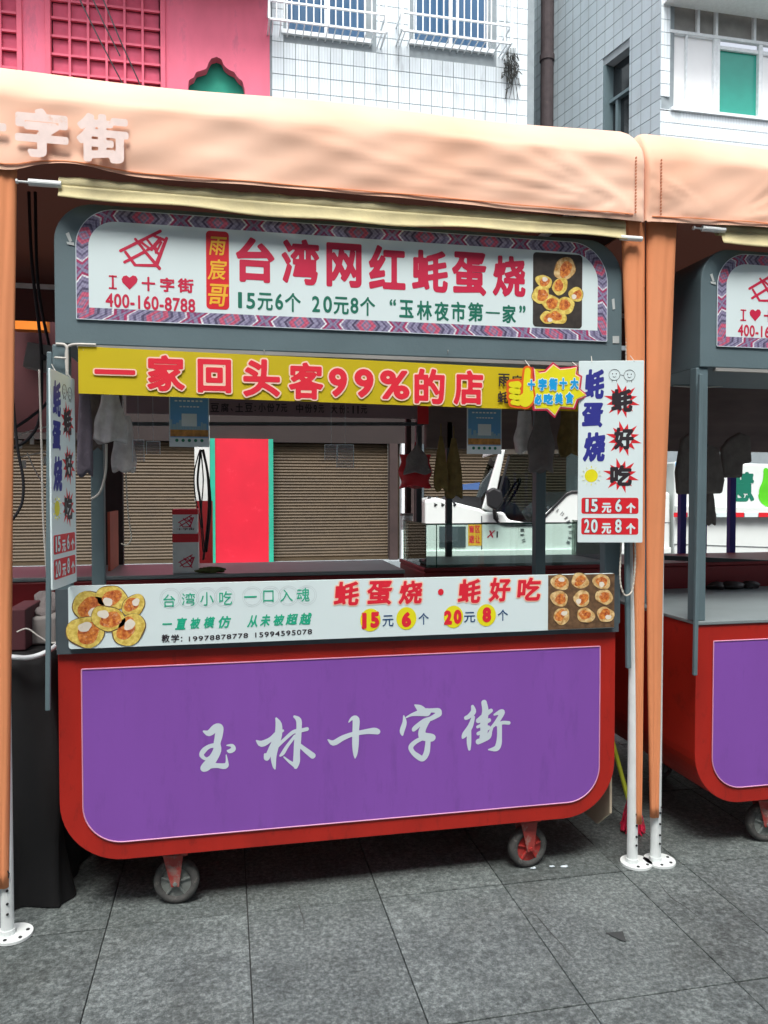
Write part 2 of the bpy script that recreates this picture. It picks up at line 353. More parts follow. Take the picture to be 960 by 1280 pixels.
# ---------------------------------------------------------------- lettering: outlines -> distance field -> flat mesh
_gl = {}
def _edges(body):
    cu = bpy.data.curves.new('t', 'FONT'); cu.body = body; cu.size = 1; cu.fill_mode = 'NONE'; cu.resolution_u = 4
    o = bpy.data.objects.new('t', cu); col.objects.link(o); bpy.context.view_layer.update()
    me = bpy.data.meshes.new_from_object(o)
    v = np.array([x.co[:2] for x in me.vertices]) if len(me.vertices) else np.zeros((0, 2)); e = np.array([x.vertices[:] for x in me.edges]) if len(me.edges) else np.zeros((0, 2), int)
    bpy.data.objects.remove(o); bpy.data.curves.remove(cu); bpy.data.meshes.remove(me); return v, e
_w0 = []
def glyph(ch):
    if ch in _gl: return _gl[ch]
    v, e = _edges(ch)
    if not _w0:
        q, _ = _edges('||'); _w0.append(q[:, 0].max()-q[:, 0].min())
    q, _ = _edges('|'+ch+'|'); adv = q[:, 0].max()-q[:, 0].min()-_w0[0]
    _gl[ch] = (v, e, adv, {}); return _gl[ch]
def march(F, x, z, mb, fn):
    """area where F < 0 as flat polygons; fn maps (x, z) to a point"""
    nz, nx = F.shape; ins = F < 0
    full = ins[:-1, :-1] & ins[1:, :-1] & ins[:-1, 1:] & ins[1:, 1:]
    anyc = ins[:-1, :-1] | ins[1:, :-1] | ins[:-1, 1:] | ins[1:, 1:]
    vs = []; fs = []
    for j in range(nz-1):
        i = 0; row = full[j]
        while i < nx-1:
            if row[i]:
                k = i
                while k < nx-1 and row[k]: k += 1
                n = len(vs); vs += [fn(x[i], z[j]), fn(x[k], z[j]), fn(x[k], z[j+1]), fn(x[i], z[j+1])]; fs.append((n, n+1, n+2, n+3)); i = k
            else: i += 1
    for j, i in zip(*np.nonzero(anyc & ~full)):
        cs = ((i, j), (i+1, j), (i+1, j+1), (i, j+1)); n = len(vs); c = 0
        for a in range(4):
            p, q = cs[a], cs[(a+1) % 4]; fp, fq = F[p[1], p[0]], F[q[1], q[0]]
            if fp < 0: vs.append(fn(x[p[0]], z[p[1]])); c += 1
            if (fp < 0) != (fq < 0):
                t = fp/(fp-fq); vs.append(fn(x[p[0]]+(x[q[0]]-x[p[0]])*t, z[p[1]]+(z[q[1]]-z[p[1]])*t)); c += 1
        if c > 2: fs.append(tuple(range(n, n+c)))
        else: del vs[n:]
    mb.add(vs, fs)
def glyph_mesh(ch, bold, res):
    v, e, adv, cache = glyph(ch); key = (round(bold, 3), res)
    if key in cache: return cache[key], adv
    mb = MB()
    if len(e):
        x0, z0 = v.min(0)-bold-.03; x1, z1 = v.max(0)+bold+.03
        nx = max(6, int((x1-x0)*res)); nz = max(6, int((z1-z0)*res)); x = np.linspace(x0, x1, nx); z = np.linspace(z0, z1, nz)
        X, Z = np.meshgrid(x, z); P = np.stack([X.ravel(), Z.ravel()], 1)[:, None, :]
        A = v[e[:, 0]][None]; B = v[e[:, 1]][None]; AB = B-A; t = np.clip(((P-A)*AB).sum(2)/np.maximum((AB*AB).sum(2), 1e-12), 0, 1)
        dd = np.sqrt(((P-A-AB*t[..., None])**2).sum(2)).min(1)
        ya, yb = A[..., 1], B[..., 1]; py = P[..., 1]; cr = ((ya > py) != (yb > py)); xi = A[..., 0]+(py-ya)*AB[..., 0]/np.where(AB[..., 1] == 0, 1e-12, AB[..., 1])
        inside = (cr & (P[..., 0] < xi)).sum(1) % 2 == 1
        F = (np.where(inside, -dd, dd)-bold).reshape(nz, nx)
        march(F, x, z, mb, lambda a, b: (a, b))
    cache[key] = mb; return mb, adv
def text(name, body, x0, x1, z0, z1, Y, mat_, parent, bold=0., halo=None, halo_mat=None, shear=0, res=34, space=0., vert=False, slope=0.):
    """fit body into the box x0..x1, z0..z1 of the plane y=Y (seen from -y); slope lifts the right end"""
    def lay(b, m, yy, nm):
        parts = []; cur = 0; cz = 0
        for ch in body:
            g, adv = glyph_mesh(ch, b, res); parts.append((g, cur, cz))
            if vert: cz -= 1.08+space
            else: cur += adv+space
        return parts
    base = []
    cur = cz = 0
    for ch in body:
        g, e, adv, _ = glyph(ch)
        if len(g): base.append((g[:, 0].min()+cur, g[:, 0].max()+cur, g[:, 1].min()+cz, g[:, 1].max()+cz))
        if vert: cz -= 1.08+space
        else: cur += adv+space
    a0 = min(q[0] for q in base)-bold; a1 = max(q[1] for q in base)+bold; b0 = min(q[2] for q in base)-bold; b1 = max(q[3] for q in base)+bold
    sx = (x1-x0)/(a1-a0); sz = (z1-z0)/(b1-b0)
    def emit(b, m, yy, nm):
        mb = MB()
        for g, cx, cz in lay(b, m, yy, nm):
            vs = []
            for (a, c) in g.v:
                xx = (a+cx-a0)*sx; zz = (c+cz-b0)*sz; vs.append((x0+xx+shear*(zz-(z1-z0)/2), yy, z0+zz+slope*xx))
            mb.add(vs, g.f)
        return build(nm, mb, m, parent)
    if halo: emit(bold+halo, halo_mat, Y+.0006, 'lettering_outline')
    return emit(bold, mat_, Y, name)
def brush(name, strokes, fn, Y, mat_, parent, cell=.0022, grow=1.0):
    """strokes: lists of (x, z, r) in plane metres; union of tapered capsules"""
    allp = np.array([p for s in strokes for p in s]); mrg = allp[:, 2].max()+2*cell
    x = np.arange(allp[:, 0].min()-mrg, allp[:, 0].max()+mrg, cell); z = np.arange(allp[:, 1].min()-mrg, allp[:, 1].max()+mrg, cell)
    X, Z = np.meshgrid(x, z); F = np.full(X.shape, 9.)
    for s in strokes:
        # smooth the polyline (Catmull-Rom)
        q = np.array(s); pts = [q[0]]
        for i in range(len(q)-1):
            p0 = q[max(i-1, 0)]; p1 = q[i]; p2 = q[i+1]; p3 = q[min(i+2, len(q)-1)]
            for t in (.25, .5, .75, 1.):
                pts.append(.5*((2*p1)+(-p0+p2)*t+(2*p0-5*p1+4*p2-p3)*t*t+(-p0+3*p1-3*p2+p3)*t**3))
        for a, b in zip(pts[:-1], pts[1:]):
            d = b[:2]-a[:2]; L2 = max((d*d).sum(), 1e-12); t = np.clip(((X-a[0])*d[0]+(Z-a[1])*d[1])/L2, 0, 1)
            r = (a[2]+(b[2]-a[2])*t)*grow
            F = np.minimum(F, np.hypot(X-a[0]-d[0]*t, Z-a[1]-d[1]*t)-np.maximum(r, 0))
    mb = MB(); march(F, x, z, mb, lambda a, b: (a, Y, b))
    return build(name, mb, mat_, parent)
def disc(mb, cx, cz, rx, rz, Y, n=24, wob=0., ang=0., seed=0):
    rd = random.Random(seed); ph = [rd.uniform(0, 6.28) for _ in range(3)]; vs = []
    for k in range(n):
        t = 2*math.pi*k/n; q = 1+wob*(math.sin(2*t+ph[0])+.6*math.sin(3*t+ph[1])+.4*math.sin(5*t+ph[2]))
        a = rx*q*math.cos(t); b = rz*q*math.sin(t); vs.append((cx+a*math.cos(ang)-b*math.sin(ang), Y, cz+a*math.sin(ang)+b*math.cos(ang)))
    mb.add(vs, [tuple(range(n))]); return mb

# ================================================================ GROUND
g = MB().box(-250, 250, -60, 400, -.6, -.030)
ground = build('ground', g, M['joint'], kind='structure')
road = build('road', MB().box(-60, 60, 3.2, 11.6, -.025, -.008), M['asphalt'], kind='structure')
pave = build('pavement', MB().box(-3.6, 5.4, -2.7, 3.1, -.029, -.012), M['joint'], kind='structure')
XJ = [-3.42, -2.92, -2.42, -1.92, -1.42, -.92, -.41, .068, .55, 1.026, 1.518, 1.79, 2.28, 2.77, 3.26, 3.75, 4.24, 4.73]
sm = {}
for i in range(len(XJ)-1):
    wdt = XJ[i+1]-XJ[i]
    for j in range(-4, 4):
        y0 = -.05+j*.695; k = round(wdt, 3)
        if k not in sm:
            b = MB().box(.0018, wdt-.0018, .0032, .6918, -.016, 0)
            o = build('paving_slab', b, M['granite'], pave, bevel=.002); sm[k] = o
            me = o.data
            for vv in me.vertices: vv.co += Vector(OFF[pave])
        else:
            o = sm[k].copy(); col.objects.link(o)
        o.location = Vector((XJ[i], y0, random.uniform(-.0012, .0012)))-Vector(OFF[pave])
        o.rotation_euler = (random.uniform(-.0012, .0012), random.uniform(-.0012, .0012), 0)

for i, pts in enumerate((((372, 1128), (376, 1140), (380, 1152), (379, 1166)), ((820, 1100), (838, 1122), (861, 1137), (880, 1152)), ((662, 1136), (690, 1168), (722, 1204)))):
    mb = MB(); g_ = [Vector(gr(*q)) for q in pts]; rd = random.Random(i)
    l_ = []; 
    for a, b in zip(g_[:-1], g_[1:]):
        for k in range(6): l_.append(a+(b-a)*k/6+Vector((rd.uniform(-.002, .002), rd.uniform(-.002, .002), 0)))
    vs = []; 
    for k, p in enumerate(l_): w_ = .0016*math.sin(math.pi*(k+.5)/len(l_))+.0004; vs += [(p.x-w_, p.y, .0016), (p.x+w_, p.y, .0016)]
    mb.add(vs, [(2*k, 2*k+1, 2*k+3, 2*k+2) for k in range(len(l_)-1)]); build('crack', mb, M['joint'] if i < 3 else M['rope'], pave)
# ================================================================ BUILDINGS BEHIND
YB = 12.0
def bx(a, b, c, d, e, f): return MB().box(a, b, c, d, e, f)
xA = at(337, 50, YB)[0]; xB = at(668, 60, YB)[0]
# --- red shop building
rb = thing('red_shop_building', 'red stuccoed building with lattice windows above brown roller shutters behind the stalls', 'building', (-4, YB+.4, 0))
build('plinth', bx(-14, 5.9, YB-.4, YB+.3, 0, .14), M['grout'], rb)
wx = [at(q, 50, YB)[0] for q in (0, 26, 57, 207)]
zt, zb = 11.6, 8.55
# upper wall built round the openings
wl = MB(); wl.box(-14, wx[0]-1.2, YB, YB+.3, 3.3, 14); wl.box(wx[1]+.03, wx[2], YB, YB+.3, 3.3, 14); wl.box(wx[3], xA-2.0, YB, YB+.3, 3.3, 14)
wl.box(wx[0]-1.2, wx[1]+.03, YB, YB+.3, 3.3, zb); wl.box(wx[2], wx[3], YB, YB+.3, 3.3, zb); wl.box(wx[0]-1.2, wx[1]+.03, YB, YB+.3, zt, 14); wl.box(wx[2], wx[3], YB, YB+.3, zt, 14)
build('upper_wall', wl, M['redwall'], rb)
# wall bay with the ornamental opening
orn = [(235, 110), (236, 100), (242, 97), (245, 90), (252, 88), (258, 86), (261, 78), (264, 73), (271, 71), (277, 74), (280, 82), (286, 87), (293, 90), (297, 97), (303, 101), (306, 112), (306, 150), (235, 142)]
op = np.array([xz(*q, YB) for q in orn]); 
x = np.linspace(xA-2.0, xA, 50); z = np.linspace(8.0, 10.2, 60); X, Z = np.meshgrid(x, z)
P = np.stack([X.ravel(), Z.ravel()], 1)[:, None, :]; A = op[None]; B = np.roll(op, -1, 0)[None]; AB = B-A
t = np.clip(((P-A)*AB).sum(2)/(AB*AB).sum(2), 0, 1); dd = np.sqrt(((P-A-AB*t[..., None])**2).sum(2)).min(1)
cr = ((A[..., 1] > P[..., 1]) != (B[..., 1] > P[..., 1])); xi = A[..., 0]+(P[..., 1]-A[..., 1])*AB[..., 0]/np.where(AB[..., 1] == 0, 1e-9, AB[..., 1])
ins = (cr & (P[..., 0] < xi)).sum(1) % 2 == 1
F = np.where(ins, dd, -dd).reshape(X.shape); mb = MB(); march(F, x, z, mb, lambda a, b: (a, YB+.1, b))
build('upper_wall', mb, M['redwall'], rb, solid=.2)
mb = MB().box(xA-2.0, xA, YB, YB+.3, 3.3, 8.0); mb.box(xA-2.0, xA, YB, YB+.3, 10.2, 14)
build('upper_wall', mb, M['redwall'], rb)
build('ornamental_opening', bx(op[:, 0].min()-.1, op[:, 0].max()+.1, YB+.24, YB+.28, 7.9, op[:, 1].max()+.1), M['tealwall'], rb)
build('wall_core', bx(-14, xA-.02, YB+.32, YB+6, 0, 14), M['brown'], rb)
build('eave', bx(-14, xA+.1, YB-.9, YB-.001, 10.9, 11.1), M['boardgrey'], rb)
for (a, b) in ((wx[0]-1.2, wx[1]+.03), (wx[2], wx[3])):
    fr = MB(); t_ = .09
    fr.box(a, a+t_, YB-.05, YB+.12, zb, zt); fr.box(b-t_, b, YB-.05, YB+.12, zb, zt); fr.box(a+t_, b-t_, YB-.05, YB+.12, zb, zb+t_); fr.box(a+t_, b-t_, YB-.05, YB+.12, zt-t_, zt)
    wo = build('lattice_window', fr, M['redframe'], rb, bevel=.01)
    nx = max(2, round((b-a-2*t_)/.305)); nz = round((zt-zb-2*t_)/.32); px_ = (b-a-2*t_)/nx; pz_ = (zt-zb-2*t_)/nz
    br = MB()
    for i in range(1, nx): br.box(a+t_+i*px_-.02, a+t_+i*px_+.02, YB-.01, YB+.06, zb+t_, zt-t_)
    for j in range(1, nz): br.box(a+t_, b-t_, YB-.002, YB+.052, zb+t_+j*pz_-.02, zb+t_+j*pz_+.02)
    build('glazing_bars', br, M['redframe'], wo)
    for i in range(nx):
        for j in range(nz):
            build('pane', bx(a+t_+i*px_+.021, a+t_+(i+1)*px_-.021, YB+.07, YB+.09, zb+t_+j*pz_+.021, zb+t_+(j+1)*pz_-.021), M['redpane'], wo)
# ground floor: lintel, pilaster, columns, shutters
build('lintel', bx(-14, 9.5, YB-.05, YB+.25, 2.42, 3.3), M['lintel'], rb)
def shutter(x0, x1):
    mb = MB(); n = 38
    out = []
    for k in range(n):
        z0 = .2+k*(2.22/n); z1 = z0+2.22/n; out += [(YB+.1, z0), (YB+.086, (z0+z1)/2), (YB+.1, z1-.006)]
    mb.prismx([(YB+.14, .14), (YB+.06, .14), (YB+.06, .2)]+out+[(YB+.14, 2.42)], x0, x1)
    build('roller_shutter', mb, M['shutter'], rb)
px0 = at(263, 600, YB)[0]; px1 = at(341, 600, YB)[0]; cx0 = at(486, 600, YB)[0]; cx1 = at(531, 600, YB)[0]
shutter(-9, -4.2); shutter(-4.1, px0-.01); shutter(px1+.01, cx0); shutter(cx1, 9.4)
build('shutter_column', bx(-4.2, -4.1, YB+.02, YB+.14, .14, 2.42), M['brown'], rb)
build('red_pilaster', bx(px0+.09, px1-.09, YB-.14, YB+.1, 0, 2.47), M['redpil'], rb)
build('pilaster_edge', bx(px0, px0+.088, YB-.16, YB+.1, 0, 2.47), M['tealwall'], rb, label='teal strip down the left of the pilaster'); build('pilaster_edge', bx(px1-.088, px1, YB-.16, YB+.1, 0, 2.47), M['tealwall'], rb, label='teal strip down the right of the pilaster')
for a, b, m, yy in ((486, 496, 'brown', .1), (500, 503.5, 'bars', .16), (508, 516, 'brown', .12), (519, 529, 'steeld', .06)):
    build('entrance_column' if m != 'bars' else 'white_pipe', bx(at(a, 600, YB)[0], at(b, 600, YB)[0], YB-yy, YB+.08, 0, 2.42), M[m], rb)
build('shutter_column', bx(cx0+.2, cx1-.02, YB+.1, YB+.14, .14, 2.42), M['shutter'], rb)
# --- white tiled building
wb = thing('white_tiled_building', 'white tiled building with caged blue windows rising right of the red wall', 'building', ((xA+xB)/2, YB+.5, 0))
wz1 = xz(358, 38, YB)[1]; W1 = (xz(358, 38, YB)[0], xz(458, 38, YB)[0], wz1, wz1+1.6); z2 = xz(517, 50, YB)[1]-.02; W2 = (xz(517, 50, YB)[0], xz(611, 50, YB)[0], z2, z2+1.6)
gw = MB()
gw.box(xA, W1[0], YB+.012, YB+.3, 3.31, 13); gw.box(W1[0], W1[1], YB+.012, YB+.3, 3.31, W1[2]); gw.box(W1[0], W1[1], YB+.012, YB+.3, W1[3], 13)
gw.box(W1[1], W2[0], YB+.012, YB+.3, 3.31, 13); gw.box(W2[0], W2[1], YB+.012, YB+.3, 3.31, W2[2]); gw.box(W2[0], W2[1], YB+.012, YB+.3, W2[3], 13); gw.box(W2[1], xB, YB+.012, YB+.3, 3.31, 13)
build('wall', gw, M['grout'], wb); build('wall_core', bx(xA, xB, YB+.32, YB+6, 3.31, 13), M['grout'], wb)
tw, th_ = .222, .302; tm = None
for i in range(24):
    for j in range(9):
        x0 = xA+.04+i*tw; z0 = 8.75+j*th_
        if x0+tw > xB+.01: continue
        if any(x0 < W[1]-.02 and x0+tw > W[0]+.02 and z0 < W[3] and z0+th_ > W[2]-.06 for W in (W1, W2)): continue
        if tm is None:
            tm = build('wall_tile', bx(.006, tw-.006, 0, .02, .007, th_-.007), M['tile'], wb, bevel=.002)
            for vv in tm.data.vertices: vv.co += Vector(OFF[wb])
            o = tm
        else: o = tm.copy(); col.objects.link(o)
        o.location = Vector((x0, YB-.002+random.uniform(-.001, .001), z0))-Vector(OFF[wb])
for W in (W1, W2):
    wo = build('window', bx(W[0], W[1], YB+.1, YB+.12, W[2], W[3]), M['winglass'], wb)
    fr = MB(); mid = (W[0]+W[1])/2
    for a in (W[0]-.04, mid-.04, W[1]-.03): fr.box(a, a+.07, YB+.04, YB+.09, W[2], W[3])
    fr.box(W[0]-.1, W[1]+.1, YB-.06, YB+.1, W[2]-.08, W[2]-.001)
    build('window_frame', fr, M['bars'], wo)
    cg = thing('window_cage', 'white steel burglar cage over the '+('left' if W is W1 else 'right')+' blue window of the white tiled building', 'window cage', ((W[0]+W[1])/2, YB-.25, W[2]-.2), 'window cages on the tiled wall')
    x0, x1, y0, zl = W[0]-.35, W[1]+.28, YB-.5, W[2]-.12
    rl = MB()
    for zz in (zl+.0, zl+.33, zl+1.1): rl.bar((x0, y0, zz), (x1, y0, zz), .035)
    rl.bar((x0, y0, zl), (x0, YB, zl-.0), .03); rl.bar((x1, y0, zl), (x1, YB, zl), .03); rl.bar((x0, y0, zl+.33), (x0, YB, zl+.33), .03); rl.bar((x1, y0, zl+.33), (x1, YB, zl+.33), .03)
    for q in range(15):
        xx = x0+(x1-x0)*(q+.5)/15; rl.bar((xx, y0, zl), (xx, YB, zl), .018)
    build('rail', rl, M['bars'], cg)
    for q in range(17):
        xx = x0+(x1-x0)*q/16; build('bar', MB().bar((xx, y0-.002, zl), (xx, y0-.002, zl+1.5), .045 if q in (0, 8, 16) else .02), M['bars'], cg)
# dead creeper / dirt tangle by the cage
mb = MB(); rd = random.Random(3)
for k in range(40):
    p = Vector(at(638+rd.uniform(-6, 6), 62+rd.uniform(0, 36), YB-.08)); pts = [p]
    for s in range(5): p = p+Vector((rd.uniform(-.06, .06), rd.uniform(-.04, .03), rd.uniform(-.12, .06))); pts.append(p)
    mb.tube(pts, .008, 4)
for k in range(6):
    p = Vector(at(634+k*2, 60, YB-.05)); mb.tube([p, p+Vector((rd.uniform(-.05, .05), 0, -.5)), p+Vector((rd.uniform(-.1, .1), 0, -1.0))], .007, 4)
tag(build('withered_vine', mb, mat('dead_vine', L('3d3f3c'), .9), None), 'withered black vine hanging from the right window cage on white tiles', 'vine')
# --- dark gap and drain pipe
gx0 = xB+.001; gp = thing('recessed_wall', 'narrow blue-grey wall in the gap right of the white tiled building', 'wall', (gx0+.6, YB+1.5, 0))
build('wall', bx(gx0, gx0+2.4, YB+1.5, YB+1.9, 0, 13), M['tilegrey'], gp)
dp = Vector(at(684, 60, YB+.6)); mb = MB().cyl((dp.x, dp.y, 7), (0, 0, 1), .135, 12, 16)
for zz in (5, 7.5, 9, 10.6): mb.cyl((dp.x, dp.y, zz), (0, 0, 1), .155, .12, 16)
tag(build('drain_pipe', mb, M['downpipe'], None, smooth=False), 'thick dark rusty drain pipe in the gap between the two tiled buildings', 'drain pipe')
# --- grey tiled building on the right
YC = 9.5; c0 = Vector(at(825, 160, YC)); c0.z = 0; dr = Vector((-.2, .98, 0)).normalized(); nm = Vector((-dr.y, dr.x, 0))
gb = thing('grey_tiled_building', 'grey tiled building with teal window pane at the right edge', 'building', (c0.x+1, c0.y+.5, 0))
def side(mb, s0, s1, z0, z1, d0, d1):   # box on the receding side wall: s along, d outwards
    a = c0+dr*s0; b = c0+dr*s1
    vs = [(a+nm*d1), (b+nm*d1), (b+nm*d0), (a+nm*d0)]
    vv = [(p.x, p.y, z0) for p in vs]+[(p.x, p.y, z1) for p in vs]
    return mb.add(vv, [(0,3,2,1),(4,5,6,7),(0,1,5,4),(1,2,6,5),(2,3,7,6),(3,0,4,7)])
def s_at(px, py):
    d = ray(px, py); n2 = Vector((nm.x, nm.y, 0)); t = (c0-Vector((0, -CD, CH))).dot(n2)/d.dot(n2); p = Vector((0, -CD, CH))+d*t
    return (p-c0).dot(dr), p.z
sw0, zw0 = s_at(787, 56); sw1, _ = s_at(753, 80); zwt = s_at(787, 56)[1]; zwb = 6.4
mb = MB(); side(mb, 0, sw0, 0, 13, -.3, -.03); side(mb, sw1, 7, 0, 13, -.3, -.03); side(mb, sw0, sw1, zwt, 13, -.3, -.03); side(mb, sw0, sw1, 0, zwb, -.3, -.03)
build('side_wall', mb, M['grout'], gb)
zz = 6.6; ch = .245
while zz < 12.2:
    for (s0, s1) in ((0.004, 7),):
        if zz+ch > zwb and zz < zwt:
            side_m = MB(); side(side_m, .004, sw0, zz+.006, zz+ch-.006, -.03, 0); build('tile_course', side_m, M['tilegrey'], gb)
            side_m = MB(); side(side_m, sw1, 7, zz+.006, zz+ch-.006, -.03, 0); build('tile_course', side_m, M['tilegrey'], gb)
        else:
            side_m = MB(); side(side_m, .004, 7, zz+.006, zz+ch-.006, -.03, 0); build('tile_course', side_m, M['tilegrey'], gb)
    zz += ch
mb = MB(); side(mb, sw0, sw1, zwb, zwt, -.24, -.22); sw = build('window', mb, M['darkglass'], gb)
mb = MB(); sm_ = (sw0+sw1)/2
side(mb, sw1-.06, sw1, zwb, zwt, -.22, -.02); side(mb, sm_+.1, sm_+.16, zwb, zwt-.7, -.22, -.14); side(mb, sw0, sw1-.06, zwt-.72, zwt-.66, -.22, -.12)
build('window_frame', mb, M['steel'], sw)
xc = c0.x; xe = xc+5
f0 = at(838, 100, YC)[0]; zw_b = at(838, 137, YC)[2]; zw_t = at(838, 5, YC)[2]; ztr = at(838, 38, YC)[2]
mb = MB().box(xc+.004, xe, YC+.03, YC+.3, 0, zw_b-.02); mb.box(xc+.004, f0, YC+.03, YC+.3, zw_b-.02, 13); mb.box(f0, xe, YC+.03, YC+.3, zw_t+.25, 13)
build('front_wall', mb, M['grout'], gb)
tm = None
for j in range(26):
    z0 = 6.6+j*.22
    for (a, b) in (((xc, f0-.004),) if z0+.22 > zw_b else ((xc, xe),)):
        n = max(1, round((b-a)/.21)) if b-a < 1 else 1
        o = build('tile_course', bx(a+.004, b-.004, YC, YC+.028, z0+.006, z0+.214 if z0+.22 <= zw_b or z0 >= zw_b else min(z0+.214, zw_b-.03)), M['tile'], gb)
build('window_sill', bx(f0, xe, YC-.05, YC+.2, zw_b-.019, zw_b+.03), M['bars'], gb)
vx = [at(q, 90, YC)[0] for q in (838, 860, 896, 902, 951, 958)]
ga = build('window', bx(vx[0], vx[2], YC+.12, YC+.14, zw_b+.031, ztr), M['curtain'], gb, label='bright white-curtained window')
gc = build('window', bx(vx[3], vx[4], YC+.12, YC+.14, zw_b+.031, ztr-.1), M['tealglass'], gb, label='teal window pane')
gd = build('window', bx(vx[5], xe, YC+.12, YC+.14, zw_b+.031, ztr-.1), M['curtain'], gb)
ge = build('window', bx(vx[0], xe, YC+.13, YC+.15, ztr+.05, zw_t+.24), M['boardgrey'], gb, label='grey transom panes')
mb = MB()
for q, w_ in ((vx[0], .03), (vx[1], .02), (vx[2]-.02, .05), (vx[3]-.06, .06), (vx[4], .08)): mb.box(q, q+w_, YC+.05, YC+.118, zw_b+.031, ztr-.001)
for q in (874, 897, 945): a = at(q, 20, YC)[0]; mb.box(a, a+.05, YC+.05, YC+.118, ztr+.051, zw_t+.24)
mb.box(vx[0], xe, YC+.04, YC+.12, ztr, ztr+.05); mb.box(vx[2]+.031, xe, YC+.07, YC+.117, ztr-.16, ztr-.1)
build('window_frame', mb, M['bars'], ga)
build('soffit', bx(at(850, 5, YC-.5)[0], xe, YC-.7, YC+.02, zw_t-.02, zw_t+.24), M['whitepaint'], gb)
# overhead wires in front of the red wall
for i, (a, b) in enumerate((((95, -10), (155, 108)), ((112, -10), (150, 70)), ((125, -10), (178, 112)))):
    tag(build('overhead_wire', MB().tube([at(*a, YB-1.2), at((a[0]+b[0])/2-1, (a[1]+b[1])/2, YB-1.2), at(*b, YB-1.2)], .012, 5), M['cable'], None),
        ['leftmost thin black wire crossing the lattice window', 'middle short black wire over the lattice window', 'rightmost thin black wire crossing the lattice window'][i], 'wire', 'wires over the red wall')

# --- unseen building added behind the camera: it shades the cart fronts up to the valance
ob = thing('added_shade_building', 'plain grey building added unseen behind the camera to shade the cart fronts', 'building', (2, -8.5, 0))
build('wall', bx(-22, 26, -14, -7.5, 0, 11.5), M['tilegrey'], ob)
for i in range(14):
    for j in range(3):
        wn = build('window', bx(-20+i*3.2, -18.4+i*3.2, -7.52, -7.46, 1.2+j*3.3, 2.8+j*3.3), M['darkglass'], ob)
